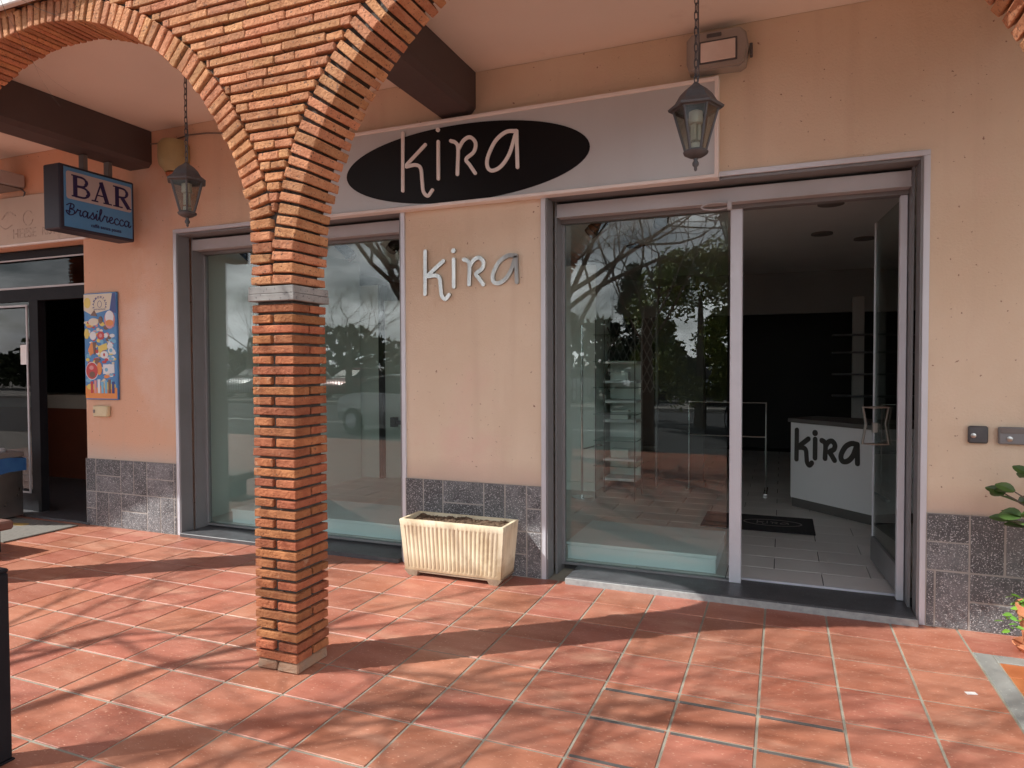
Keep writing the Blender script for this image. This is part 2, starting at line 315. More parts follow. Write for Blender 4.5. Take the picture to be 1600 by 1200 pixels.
for k in range(-1, 19):
    ya = Y0-k*S; yb = ya-S
    if k == -1: ya = -.0
    for i in range(-42, 13):
        xa, xb = i*S, (i+1)*S
        if i >= 0 and k >= 0: continue
        xx0, xx1 = xa+nj, xb-nj
        def slab(y_a, y_b, x0=xx0, x1=xx1):
            dz = random.uniform(-.0006, .0006)
            t.obox(((x0+x1)/2, (y_a+y_b)/2, -.006+dz), Vector((1, 0, 0)), Vector((0, 1, 0)), Vector((0, 0, 1)), (x1-x0)/2, abs(y_a-y_b)/2, .006, .0018)
        if k == 3 and -5 <= i <= -3: slab(ya-nj, -1.388); slab(-1.412, yb+nj)
        else: slab(ya-nj, yb+nj)
pv = structure('terracotta_paving', t, m_tile)
# grey stone border and the orange tiles beyond it
g = MB(); g.cbox(.004, .086, -6.3, Y0-.004, -.012, .001, .002); g.cbox(.09, 3.0, Y0-.094, Y0-.004, -.012, .001, .002); structure('stone_border', g, m_strip)
g = MB()
for k in range(30):
    for i in range(18):
        g.obox((.092+.165*(i+.5), Y0-.1-.165*(k+.5), -.006), Vector((1, 0, 0)), Vector((0, 1, 0)), Vector((0, 0, 1)), .079, .079, .006, .002)
structure('orange_paving', g, m_orange)
g = MB()
for i in (-5, -4, -3):
    for yy in (-1.400, -1.672, -1.965): g.box(i*S+.012, (i+1)*S-.012, yy-.008, yy+.008, -.006, .0015)
structure('inlay_strips', g, m_slot)

# ================================================================== THE BUILDING
B = thing('shop_building', 'salmon rendered shop building with two aluminium shopfront openings, dark stone dado and arcade ceiling', 'building', (0, 0, 0))
wl = MB()
XS = [(-6.94, -5.80), (-3.505, -2.43), (-.155, 4.5)]
for a, b in XS: wl.box(a, b, 0, .32, .0, 2.65)
wl.box(-6.94, 4.5, 0, .32, 2.65, 3.53); wl.box(-14, -6.94, 0, .32, 2.65, 3.53); wl.box(-14, -9.6, 0, .32, 0, 2.65)
wl.build('wall', m_stucco, B)
# dado: basket-weave of speckled stone tiles, real pieces over a joint bed
def dado(x0, x1, phase, z1=.64, flip=0):
    bed = MB(); bed.box(x0, x1, -.0190, -.002, 0, z1-.004); bo = bed.build('dado_bed', m_joint, B)
    d = MB(); P = .325
    i0 = math.floor((x0-phase)/P)-1
    for i in range(i0, i0+40):
        for rrow in (0, 1):
            bx = phase+i*P
            za, zb = (0, .318) if rrow == 0 else (.318, z1)
            pcs = [(bx, bx+P/2, za, zb), (bx+P/2, bx+P, za, zb)] if (i+rrow+flip) % 2 == 0 else [(bx, bx+P, za, (za+zb)/2), (bx, bx+P, (za+zb)/2, zb)]
            for a, b, c, e in pcs:
                a = max(a, x0); b = min(b, x1)
                if b-a < .02: continue
                d.cbox(a+.005, b-.005, -.022, -.010, c+.005, e-.005, .0025, .001)
    do = d.build('dado_tiles', m_granite, B); return do
dado(-6.94, -5.803, -6.808, .625, 0); dado(-3.503, -2.432, -3.515, .64, 1); dado(-.153, 4.4, -.27, .64, 0)
# ceiling, beams, roof mass, fascia
c = MB(); c.box(-14, 4.5, -1.80, 0, 3.532, 3.70); c.build('portico_ceiling', m_ceil, B)
c = MB(); c.box(-14, 4.5, -1.55, 9, 3.702, 4.6); c.build('upper_wall', m_stucco, B)
c = MB(); c.cbox(-14, 4.5, -1.872, -1.834, 3.490, 3.80, .006); c.build('roof_fascia', m_fascia, B)
for x0, x1, zb in ((-6.35, -6.05, 3.218), (-3.22, -2.92, 3.243), (.30, .60, 3.24)):
    c = MB()
    prof = [(x0, 3.53), (x0, zb+.035), (x0+.035, zb), (x1-.035, zb), (x1, zb+.035), (x1, 3.53)]
    c.prism(prof, lambda x, z, d: (x, d, z), -1.62, -.002); c.build('portico_beam', m_beam, B)
# interior room
c = MB(); c.box(-6.0, -5.9, .322, 2.9, .04, 2.778); c.build('window_cheek', m_icab, B)
c = MB(); c.box(-6.6, -6.5, .322, 8.2, 0, 2.9); c.box(1.6, 1.7, .322, 8.2, 0, 2.9); c.buildeach('side_wall', m_iwall, B)
c = MB(); c.box(-6.5, 1.6, 8.1, 8.2, 0, 2.9); c.build('back_wall', m_idark, B)  # dark wall colour stands in for the little light reaching the back
c = MB(); c.box(-6.6, 1.7, .322, 8.2, 2.78, 2.9); co = c.build('room_ceiling', m_iceil, B)
c = MB(); c.box(-6.5, 1.6, .30, 8.1, -.1, .040); c.build('floor_joint_bed', m_ijoint, B)
c = MB()
for k in range(24):
    yy = .34+k*.30
    for i in range(-12, 5):
        xx = i*.6+(k % 2)*.3-.05; a, b = max(xx+.003, -6.49), min(xx+.597, 1.59)
        if b-a > .05: c.cbox(a, b, yy+.003, yy+.297, .03, .05, .001)
c.build('room_floor', m_ifloor, B)
c = MB(); c.box(-6.5, 1.6, 5.95, 6.1, 2.2, 2.778); c.box(-2.4, -2.1, 5.7, 5.94, .051, 2.778); c.build('ceiling_bulkhead', m_iwall, B)
for x, y in ((-.55, 1.7), (-.55, 3.05), (-.13, 3.5), (-2.4, 3.0)):
    c = MB(); c.lathe((x, y, 2.762), [(.10, 0), (.10, .017)], 24); o = c.build('downlight_ring', m_greyp, B, 40)

# --- shopfront frames (each opening a part, its pieces sub-parts)
GY = .26
def opening(name, x0, x1, ztop):
    # outer trim strip
    f = MB(); tw = .028
    f.cbox(x0-.004, x0+tw, -.016, .125, 0, ztop-tw, .002); f.cbox(x1-tw, x1+.004, -.016, .125, 0, ztop-tw, .002); f.cbox(x0-.004, x1+.004, -.016, .125, ztop-tw+.001, ztop+.004, .002)
    return f.build(name, m_alu, B)
def reveal(par, x0, x1, ztop, zbot=.05):
    f = MB(); a = .0285
    f.box(x0+a, x0+a+.012, -.010, .118, .0, ztop-.030); f.box(x1-a-.012, x1-a, -.010, .118, .0, ztop-.030)
    f.box(x0+a+.02, x0+a+.034, .132, .30, .0, ztop-.030); f.box(x1-a-.034, x1-a-.02, .132, .30, .0, ztop-.030)
    f.box(x0+a+.0125, x1-a-.0125, .0, .30, ztop-.045, ztop-.0305)
    f.build('reveal', m_alu2, par)
    s = MB(); s.cbox(x0+a+.036, x1-a-.036, .125, .215, 2.495, 2.585, .003)
    for k in range(6): xx = x0+.25+k*(x1-x0-.5)/5; s.lathe((xx, .123, 2.512), [(.006, -.002), (.006, .004)], 8, True, 'y')
    s.box(x0+a+.036, x1-a-.036, .121, .1245, 2.492, 2.500)
    s.build('shutter_box', m_white, par)
    g_ = MB(); g_.box(x0+a+.0365, x1-a-.0365, .22, .30, 2.47, 2.604); g_.build('head_rail', m_alu2, par)
def track(x, y):   # black spotlight hanging inside a window head
    pass
# left display window
OL = opening('display_window', -5.80, -3.505, 2.65); OL['label'] = 'wide display window left of the rendered pier'
reveal(OL, -5.80, -3.505, 2.65)
f = MB(); f.box(-5.735, -3.57, GY, GY+.010, .052, 2.47); f.build('pane', m_glass, OL)
f = MB(); f.cbox(-5.75, -3.55, GY-.018, GY+.03, .040, .056, .003); f.cbox(-5.741, -5.715, GY-.018, GY+.03, .057, 2.468, .003); f.cbox(-3.59, -3.564, GY-.018, GY+.03, .057, 2.468, .003); f.build('glazing_bead', m_alu2, OL)
f = MB(); f.cbox(-5.74, -3.55, -.05, .298, -.01, .030, .004); f.build('sill', m_sill, OL)
# right opening: pane, post, open glass door
OR = opening('entrance_opening', -2.43, -.155, 2.65); OR['label'] = 'shop entrance with fixed pane and open glass door'
reveal(OR, -2.43, -.155, 2.65)
f = MB(); f.box(-2.364, -1.240, GY, GY+.010, .052, 2.47); f.build('pane', m_glass, OR)
f = MB(); f.cbox(-1.222, -1.147, GY-.03, GY+.04, .045, 2.49, .004); f.build('post', m_alu, OR)
f = MB(); f.cbox(-2.375, -1.223, GY-.018, GY+.03, .040, .056, .003); f.cbox(-2.373, -2.348, GY-.018, GY+.03, .057, 2.468, .003); f.build('glazing_bead', m_alu2, OR)
f = MB(); f.cbox(-2.25, -.195, -.045, .32, -.01, .046, .006); f.build('threshold', m_sill, OR)
f = MB(); f.cbox(-2.25, -.19, -.060, -.046, -.01, .040, .004, .002); f.build('threshold_edge', m_edge, OR)
f = MB(); f.cbox(-1.146, -.20, .325, .345, .04, .056, .002); f.cbox(-.262, -.222, GY-.035, GY+.02, .05, 2.468, .004); f.build('hinge_stile', m_alu, OR)
f = MB()
pts = [(-1.30+.09*math.cos(a), .10+.02*math.sin(a)*0, 2.47+.022*math.sin(a)) for a in [2*PI*k/24 for k in range(24)]]
f.tube(pts, .005, 6, True); f.cbox(-1.232, -1.205, .08, .12, 2.44, 2.49, .003); f.build('stop_loop', m_white, OR)
# open door leaf : hinge at (-.225,.29) -> free edge (-.285, 1.10)
h0 = Vector((-.232, .30, 0)); h1 = Vector((-.292, 1.06, 0)); dl = (h1-h0).length; dx = (h1-h0).normalized(); dn = Vector((dx.y, -dx.x, 0)); Zv = Vector((0, 0, 1))
DR = MB(); mid = (h0+h1)/2
BRL = MB(); BRL.obox(mid+Zv*.155, dx, dn, Zv, dl/2, .0195, .085, .003)
DR.obox(h1+Zv*1.355, dx, dn, Zv, .006, .012, 1.115, .002); DR.obox(h0+dx*.02+Zv*1.355, dx, dn, Zv, .02, .018, 1.115, .003)
dro = DR.build('glass_door', m_alu, B); dro['label'] = 'open frameless glass door with trapezoid pull handles'
BRL.build('bottom_rail', m_alu2, dro)
g_ = MB(); g_.obox(mid+dx*.018+Zv*1.355, dx, dn, Zv, dl/2-.026, .005, 1.113); g_.build('door_pane', m_dglass, dro)
for sg in (-1, 1):
    hh = MB(); hp = h1-dx*.05
    P3 = lambda o, z: hp+dn*(sg*o)+Zv*z
    hh.tube([P3(.006, 1.165), P3(.085, 1.165), P3(.065, 1.05), P3(.088, .905), P3(.006, .905)], .010, 8); hh.build('door_handle', m_steel, dro, 40)
f = MB(); f.obox(h1-dx*.03+Zv*1.02, dx, dn, Zv, .02, .022, .035, .003); f.build('door_lock', m_steel, dro)

# --- bar front (far left, mostly dark)
BF = MB(); by = .14
BF.box(-7.0, -6.945, .06, .20, 0, 2.64); BF.box(-9.6, -7.001, by, .20, 2.14, 2.27); BF.box(-9.6, -7.001, by, .20, 2.56, 2.64)
BF.box(-7.93, -7.80, by-.01, .21, .0, 2.139); BF.box(-9.6, -7.931, by, .20, .0, .22)
bfo = BF.build('bar_front', m_blackmetal, B)
f = MB(); f.box(-9.6, -7.001, by-.006, by-.001, 2.262, 2.280); f.box(-9.6, -7.001, by-.006, by-.001, 2.545, 2.560)
f.box(-7.965, -7.945, by-.022, by-.011, .20, 2.10); f.box(-9.5, -7.966, by-.022, by-.011, 2.08, 2.10); f.box(-8.1, -7.966, by-.022, by-.011, .20, .215); f.build('silver_trim', m_white, bfo)
f = MB(); f.box(-9.6, -7.934, by+.03, by+.036, .221, 2.138); f.box(-9.6, -7.001, by+.03, by+.036, 2.271, 2.559); f.build('bar_pane', m_bglass, bfo)
f = MB(); f.box(-8.12, -8.02, by+.020, by+.024, 1.50, 1.70); f.build('sticker', m_paper, bfo)
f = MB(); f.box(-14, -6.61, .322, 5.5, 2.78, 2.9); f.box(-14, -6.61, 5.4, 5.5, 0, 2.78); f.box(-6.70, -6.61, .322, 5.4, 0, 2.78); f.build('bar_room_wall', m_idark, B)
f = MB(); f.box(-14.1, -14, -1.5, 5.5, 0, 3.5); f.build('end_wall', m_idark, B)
f = MB(); f.box(-14, -6.71, .21, 5.4, -.05, .01); f.build('bar_floor', m_sill, B)
f = MB(); f.box(-11.5, -7.35, 1.7, 2.3, .01, .93); f.build('bar_counter', m_brown, B)
f = MB(); f.box(-11.5, -8.31, 1.68, 2.3, .932, 1.11); f.box(-8.295, -7.35, 1.68, 2.3, .932, 1.11); f.build('bar_tile_band', m_btile, B)
f = MB(); f.prism([(-7.75, 1.02), (-7.66, 1.095), (-7.57, 1.02), (-7.66, .945)], WALL(1.68), 0, .004); f.build('diamond_tile', m_brown, B)
f = MB(); f.cbox(-7.0, -6.9, -.03, .2, -.01, .02, .004); f.cbox(-9.6, -7.0, -.02, .2, -.01, .02, .004); f.build('bar_step', m_sill, B)

# ================================================================== ARCADE
AR = thing('brick_arcade', 'orange brick arcade of round arches on slim square pillars with grey stone bands', 'arcade', (0, 0, 0))
YF, YB = -1.815, -1.570
CXs = [-8.09, -4.80, -1.512, 1.757]
PX = [(-9.86, -9.615), (-6.565, -6.32), (-3.272, -3.025), (.000, .245), (3.27, 3.515)]
CZ = {-8.09: 1.80, -4.80: 1.80, -1.512: 1.85, 1.757: 1.85}; RR = {-8.09: 1.57, -4.80: 1.575, -1.512: 1.515, 1.757: 1.515}
ZS = 1.848; RT = .122; PITCH = .0490
Xv, Yv = Vector((1, 0, 0)), Vector((0, 1, 0))
for i, (a, b) in enumerate(PX):
    core = MB(); core.box(a+.022, b-.022, YF+.022, YB-.022, 0, 1.774); ft_ = MB(); ft_.cbox(a+.006, (a+b)/2-.004, YF+.006, YB-.006, 0, .050, .006, .004); ft_.cbox((a+b)/2+.004, b-.006, YF+.006, YB-.006, 0, .050, .006, .004)
    pm = MB(); z = .056; k = i
    while z < 1.765:
        zc = z+.0195; j = lambda: random.uniform(-.0022, .0022); hh = .0180+random.uniform(-.0012, .0012)
        if k % 2 == 0:
            for yy in (YF+.0585, YB-.0585): pm.obox(((a+b)/2+j(), yy+j(), zc+j()*.5), Xv, Yv, Zv, (b-a)/2, .0575, hh, .0035, .0014)
        else:
            for xx in (a+.0575, b-.0575): pm.obox((xx+j(), (YF+YB)/2+j(), zc+j()*.5), Xv, Yv, Zv, .0555, (YB-YF)/2, hh, .0035, .0014)
        z += PITCH; k += 1
    po = pm.build('pillar', m_brickp, AR); ft_.build('foot_course', m_smear, po); core.build('mortar_core', m_mortar, po)
    cp = MB(); cp.cbox(a-.012, b+.012, YF-.012, YB+.012, 1.776, 1.810, .003, .001); cp.cbox(a-.010, b+.010, YF-.010, YB+.010, 1.811, 1.846, .003, .001); cp.build('stone_band', m_cap, po)
def archpath(cx):
    cz, R = CZ[cx], RR[cx]; lo = max(p[1] for p in PX if p[1] < cx); hi = min(p[0] for p in PX if p[0] > cx); P = []
    for k in range(721):
        a = PI*1.08*k/720-PI*.04
        x = cx-R*math.cos(a); z = cz+R*math.sin(a)
        if z < ZS: continue
        P.append(Vector((min(max(x, lo), hi), z)))
    P = [Vector((lo, ZS))]+P+[Vector((hi, ZS))]
    return P, cz, R
def outer(cx, z):   # half width of the outer ring at height z
    cz, R = CZ[cx], RR[cx]+RT
    return math.sqrt(max(R*R-(z-cz)**2, 0)) if z-cz < R else None
core = MB()
for cx in CXs:
    P, cz, R = archpath(cx); L_ = [0]
    for i in range(1, len(P)): L_.append(L_[-1]+(P[i]-P[i-1]).length)
    n = round(L_[-1]/.0525); rg = MB(); st = L_[-1]/n; q = 0
    for k in range(n):
        t_ = (k+.5)*st
        while L_[q+1] < t_: q += 1
        p = P[q].lerp(P[q+1], (t_-L_[q])/max(L_[q+1]-L_[q], 1e-9)); t0 = max(q-14, 0); t1 = min(q+15, len(P)-1)
        tn = (P[t1]-P[t0]).normalized(); nn = Vector((tn.y, -tn.x))
        if nn.dot(p-Vector((cx, cz))) < 0: nn = -nn
        js = random.uniform(-.003, .003); rl = RT/2
        # rings meet over the pillar: shorten there
        lo_gap = min(abs(p.x-(e[0]+e[1])/2) for e in PX)
        if lo_gap < .18: rl = min(rl, max(.045, (lo_gap-.004)/2 if nn.x*nn.x > .8 else rl))
        c3 = Vector((p.x, (YF+YB)/2, p.y))+Vector((nn.x, 0, nn.y))*(rl+js)
        rg.obox(c3, Vector((tn.x, 0, tn.y)), Yv, Vector((nn.x, 0, nn.y)), st/2*random.uniform(.71, .82), (YB-YF)/2+random.uniform(-.006, .006), rl, .0035, .0024)
    rg.build('arch_ring', m_bricks, AR)
    # mortar core slices
    S2 = [p for p in P[::6]]+[P[-1]]; S2 = [Vector((cx, cz))+(p-Vector((cx, cz)))*(1+.028/(p-Vector((cx, cz))).length) for p in S2]
    for A_, B_ in zip(S2[:-1], S2[1:]):
        if B_.x-A_.x < 1e-5: continue
        y0, y1 = YF+.030, YB-.030; d = .0
        core.add([(A_.x, y0, A_.y+d), (B_.x, y0, B_.y+d), (B_.x, y0, 3.57), (A_.x, y0, 3.57), (A_.x, y1, A_.y+d), (B_.x, y1, B_.y+d), (B_.x, y1, 3.57), (A_.x, y1, 3.57)], [(0, 1, 2, 3), (7, 6, 5, 4), (0, 4, 5, 1)])
for a, b in PX: core.box(a+.034, b-.034, YF+.030, YB-.030, ZS-.001, 3.57)
core.build('mortar_core', m_mortar, AR, recalc=False)
sp = MB(); z = ZS+.006; row = 0
while z < 3.56:
    zc = z+.0195; blocks = []
    for cx in CXs:
        h_ = outer(cx, zc)
        if h_: blocks.append((cx-h_, cx+h_))
    segs = []; x = -9.9
    for a, b in sorted(blocks):
        if a-x > .035: segs.append((x, a))
        x = b
    if 3.6-x > .05: segs.append((x, 3.6))
    for a, b in segs:
        a += .012; b -= .012; x = a-random.uniform(0, .2)-(row % 2)*.06
        while x < b:
            ln = random.choice((.25, .25, .245, .20, .12)); xa, xb = max(x, a), min(x+ln, b)
            if xb-xa > .018:
                sp.obox(((xa+xb)/2, (YF+YB)/2+random.uniform(-.006, .006), zc+random.uniform(-.0012, .0012)), (Xv+Zv*random.uniform(-.006, .006)).normalized(), Yv, Zv, (xb-xa)/2-.0014, (YB-YF)/2, .0176+random.uniform(-.001, .0008), .003, .0022)
            x += ln
    z += PITCH; row += 1
sp.build('spandrel', m_bricks, AR)

# ================================================================== KIRA letters
LET = dict(
 k=[([(-3.321, 2.301), (-3.324, 1.992)], False), ([(-3.174, 2.222), (-3.299, 2.128)], False), ([(-3.30, 2.119), (-3.239, 2.122), (-3.205, 2.100), (-3.196, 2.03), (-3.188, 1.975), (-3.160, 1.950), (-3.13, 1.978)], True)],
 i=[([(-3.09, 2.228), (-3.091, 2.034)], False), None],
 r=[([(-3.010, 2.223), (-2.980, 2.210), (-2.965, 2.175), (-2.970, 2.045)], True), ([(-2.965, 2.170), (-2.932, 2.215), (-2.890, 2.228), (-2.857, 2.195), (-2.868, 2.150), (-2.915, 2.118), (-2.893, 2.085), (-2.860, 2.040)], True)],
 a=[([(-2.612, 2.226), (-2.674, 2.228), (-2.737, 2.190), (-2.782, 2.115), (-2.785, 2.065), (-2.757, 2.042), (-2.705, 2.058), (-2.655, 2.115), (-2.617, 2.212)], True), ([(-2.612, 2.226), (-2.607, 2.044)], False)])
def kira(parent, M, tr, fn, wd, d0, d1, mm=None):
    for ch in 'kira':
        b = MB(); q = 0
        for st in LET[ch]:
            q += 1
            if st is None: b.disc(tr(-3.092, 2.291), wd*.62, fn, d0, d1-.0007*q); continue
            b.ribbon([tr(*p) for p in st[0]], wd, fn, d0, d1-.0007*q, st[1])
        b.build('letter_'+ch, M, parent)
# big sign
SG = thing('shop_sign', 'long grey fascia sign with black oval reading kira above the shop windows', 'sign', (0, 0, 0))
f = MB(); f.box(-4.70, -1.295, -.072, -.003, 2.625, 3.185); f.build('sign_panel', m_signp, SG)
f = MB(); f.cbox(-4.715, -1.283, -.088, -.002, 3.186, 3.208, .003); f.cbox(-4.715, -1.283, -.088, -.002, 2.602, 2.6245, .003); f.cbox(-1.2945, -1.272, -.090, -.001, 2.600, 3.21, .003); f.cbox(-4.722, -4.7005, -.090, -.001, 2.600, 3.21, .003); f.build('sign_frame', m_cream, SG)
f = MB(); f.disc((-3.015, 2.888), .942, WALL(-.0725), 0, .006, 72, .268); f.build('sign_oval', m_black, SG)
sx = (-2.574+3.467)/(-2.607+3.324); sz = (3.133-2.72)/(2.301-1.992)
kira(SG, m_cream, lambda x, z: (-3.467+(x+3.324)*sx, 2.716+(z-1.975)*sz), WALL(-.079), .024, 0, .012)
# steel wall letters
KW = thing('wall_lettering', 'small brushed steel kira lettering on the salmon pier below the fascia sign', 'lettering', (0, 0, 0))
kira(KW, m_steel, lambda x, z: (x, z), WALL(-.004), .028, 0, .022)

# ================================================================== BLADE SIGN (BAR)
BS = thing('bar_sign', 'blue and white projecting BAR sign box under the dark beam', 'sign', (-6.17, 0, 0))
f = MB(); f.cbox(-.19, 0, -.745, -.085, 2.560, 3.075, .010); f.build('sign_box', m_bluebox, BS)
EAST = lambda x, z, d: (.0+d, -.745+x, z)      # plane facing +X, x runs towards the wall
f = MB(); f.prism([(.035, 2.585), (.635, 2.585), (.635, 3.055), (.035, 3.055)], EAST, .0005, .003); f.build('blue_face', m_blueface, BS)
rp_ = []
for cx_, cz_, a0 in ((.605, 3.005, 0), (.075, 3.005, 90), (.075, 2.87, 180), (.605, 2.87, 270)):
    for k in range(6): a = math.radians(a0+k*18); rp_.append((cx_+.022*math.cos(a), cz_+.022*math.sin(a)+ (-.04 if a0 >= 180 else 0)))
f = MB(); f.prism(rp_, EAST, .0035, .005); f.build('white_face', m_signw, BS)
lt = MB(); zb, zt = 2.830, 3.005; H = zt-zb
def R_(pts, w_, dd, sm=True, cp=False): lt.ribbon([(x_, zb+y_*H) for x_, y_ in pts], w_, EAST, .0055, .0095-dd, sm, cp)
R_([(.095, .03), (.185, .03)], .010, 0, False); R_([(.095, .97), (.185, .97)], .010, .0004, False); R_([(.125, 0.02), (.125, .98)], .034, .0008, False)
R_([(.125, .95), (.195, .93), (.222, .75), (.195, .55), (.125, .51)], .016, .0012); R_([(.215, .85), (.222, .75), (.210, .62)], .024, .0016)
R_([(.125, .50), (.205, .48), (.238, .28), (.205, .06), (.125, .035)], .016, .0020); R_([(.228, .4), (.238, .27), (.222, .13)], .026, .0024)
R_([(.262, .03), (.318, .03)], .010, 0, False); R_([(.365, .03), (.440, .03)], .010, .0004, False); R_([(.290, .03), (.350, .98)], .011, .0008, False); R_([(.345, .98), (.400, .03)], .034, .0012, False); R_([(.308, .33), (.375, .33)], .010, .0016, False)
R_([(.455, .03), (.540, .03)], .010, 0, False); R_([(.455, .97), (.530, .97)], .010, .0004, False); R_([(.490, .02), (.490, .98)], .034, .0008, False)
R_([(.490, .95), (.560, .93), (.585, .74), (.560, .54), (.490, .50)], .016, .0012); R_([(.578, .85), (.585, .74), (.576, .62)], .024, .0016); R_([(.535, .51), (.600, .03)], .034, .0020, False); R_([(.585, .03), (.625, .03)], .010, .0024, False)
lt.build('sign_lettering', m_navy, BS, recalc=True)
# handwritten second line
gl = {'B': ([[(.35, .0), (.45, .9), (.6, 1.5)], [(.05, 1.25), (.5, 1.55), (.95, 1.45), (.9, 1.0), (.45, .8), (1.0, .65), (.95, .15), (.45, -.1), (.1, .15), (.0, .45), (.5, .35)]], 1.15),
 'r': ([[(.0, .3), (.25, .75), (.3, .95), (.45, .8), (.7, .85), (.6, .4), (.7, .05), (.95, .3)]], .9), 'a': ([[(.7, .8), (.4, .95), (.1, .55), (.25, .05), (.6, .3), (.78, .85), (.7, .2), (.85, .0), (1.05, .3)]], 1.0),
 's': ([[(.0, .2), (.35, .7), (.5, 1.), (.55, .6), (.65, .2), (.4, -.02), (.15, .15)], [(.5, .05), (.8, .25)]], .75), 'i': ([[(.0, .3), (.25, .9), (.2, .2), (.35, .0), (.55, .3)], [(.34, 1.3), (.36, 1.38)]], .5),
 'l': ([[(.0, .3), (.4, 1.2), (.45, 1.7), (.28, 1.65), (.2, .9), (.22, .1), (.4, .0), (.6, .3)]], .55), 'e': ([[(.0, .3), (.4, .5), (.55, .8), (.35, .95), (.12, .55), (.25, .05), (.55, .05), (.8, .3)]], .75), 'c': ([[(.65, .75), (.45, .95), (.12, .6), (.2, .08), (.5, .0), (.8, .3)]], .75)}
f = MB(); x_ = .050; sc_ = .064; q = 0
for ch in 'Brasilrecca':
    strokes, adv = gl[ch]
    for s_ in strokes:
        q += 1; f.ribbon([(x_+a*sc_, 2.685+b*sc_*.86-.016*(x_-.05)) for a, b in s_], .0085, EAST, .0035, .006+.0002*(q % 5))
    x_ += adv*sc_*.98
f.build('script_lettering', m_navy, BS)
textmesh('caffè senza pausa', .040, lambda x, y, z: EAST(.39+x, 2.630+y, .0045+z), m_navy, 'small_lettering', BS, .0008, bold=.0006)
f = MB(); f.cbox(-.12, -.06, -.50, -.46, 3.076, 3.214, .004); f.cbox(-.12, -.06, -.28, -.24, 3.076, 3.214, .004); f.buildeach('bracket', m_greyp, BS)

# ================================================================== beige panel over the bar door
BP = thing('faded_panel', 'weathered beige panel with ghost lettering over the dark bar door', 'panel', (0, 0, 0))
f = MB(); f.cbox(-10.5, -6.87, -.030, -.003, 2.675, 3.13, .004); f.build('panel_board', m_beige, BP)
f = MB(); f.cbox(-10.5, -6.865, -.035, -.002, 2.654, 2.674, .003); f.build('panel_edge', m_cream, BP)
f = MB(); wf = WALL(-.0305)
f.ribbon([(-8.05, 2.93), (-7.95, 2.99), (-7.85, 2.95)], .016, wf, 0, .0015); f.ribbon([(-7.66+.07*math.cos(a), 2.91+.07*math.sin(a)) for a in [PI*.2+1.7*PI*k/10 for k in range(11)]], .010, wf, 0, .0018)
f.ribbon([(-8.1, 2.88), (-8.0, 2.83), (-7.9, 2.86)], .010, wf, 0, .0016); f.ribbon([(-8.30, 2.95), (-8.22, 2.93)], .016, wf, 0, .0016); f.ribbon([(-8.32, 2.84), (-8.22, 2.83)], .02, wf, 0, .0016); f.buildeach('ghost_logo', m_ghost, BP)
for k, (xw, sz_) in enumerate(((-7.72, .13), (-7.32, .11))):
    textmesh(('TABACCHI', 'RICEV.')[k] if False else ('HEESE', 'RISTO')[k], sz_, lambda x, y, z, xw=xw: (xw+x, -.0312-z, 2.765+y), m_ghost, 'ghost_text', BP, .0006, bold=.001)

# ================================================================== POSTER
PO = thing('ice_cream_poster', 'tall colourful ice cream price board beside the bar door', 'poster', (0, 0, 0))
px0, px1, pz0, pz1 = -6.915, -6.495, 1.172, 2.150; pw = px1-px0; ph = pz1-pz0
f = MB(); f.cbox(px0, px1, -.026, -.003, pz0, pz1, .004); f.build('poster_board', mat('poster_blue', (.035, .16, .42), (.06, .26, .55), 9, 5, .4), PO)
pc = {n: mat('print_'+n, c_, None, rough=.4) for n, c_ in dict(cream=(.66, .58, .44), yellow=(.70, .55, .10), red=(.50, .03, .03), orange=(.70, .24, .04), white=(.70, .72, .74), navy=(.02, .03, .20), brown=(.16, .07, .04), pink=(.62, .26, .26), sky=(.16, .42, .62), green=(.14, .34, .10)).items()}
pq = {n: MB() for n in pc}; cnt = [0]; pf = WALL(-.0262)
def PP(n, poly, lvl): cnt[0] += 1; pq[n].prism([(px0+a*pw, pz0+b*ph) for a, b in poly], pf, 0, .0006*lvl+.00001*(cnt[0] % 40))
def PE(n, a, b, ra, rb, lvl): PP(n, [(a+ra*math.cos(2*PI*k/16), b+rb*math.sin(2*PI*k/16)) for k in range(16)], lvl)
PP('cream', [(.0, .99), (.0, .84), (.22, .80), (.80, .84), (.88, .99)], 1); PP('navy', [(.89, .99), (.81, .83), (.99, .80), (.99, .99)], 1)
PE('yellow', .11, .91, .105, .05, 2); PP('orange', [(.01, .01), (.99, .01), (.99, .11), (.6, .15), (.3, .10), (.01, .13)], 1)
PE('yellow', .2, .12, .15, .03, 2); PE('yellow', .75, .13, .2, .035, 2)
rnd = random.Random(3)
for k in range(130):
    a, b = rnd.uniform(.08, .92), rnd.uniform(.15, .76); n = rnd.choice(['white', 'sky', 'orange', 'yellow', 'pink', 'red', 'brown', 'sky', 'white', 'cream', 'yellow']); PE(n, a, b, rnd.uniform(.03, .09), rnd.uniform(.008, .022), 2+(k % 3))
PE('pink', .80, .745, .16, .085, 5); PE('white', .80, .77, .13, .06, 6); PE('orange', .80, .715, .12, .03, 7); PE('cream', .30, .73, .16, .035, 5)
PP('brown', [(.2, .79), (.33, .84), (.42, .78)], 5); PE('brown', .52, .745, .06, .035, 6); PE('red', .52, .60, .11, .04, 6); PE('pink', .52, .60, .05, .018, 7); PE('white', .28, .60, .10, .04, 6); PE('yellow', .08, .62, .07, .05, 6)
PP('orange', [(.12, .47), (.22, .54), (.34, .53), (.30, .44), (.18, .41)], 5); PP('brown', [(.26, .54), (.37, .54), (.34, .43), (.30, .42)], 6); PP('yellow', [(.44, .45), (.44, .50), (.70, .53), (.72, .47)], 6)
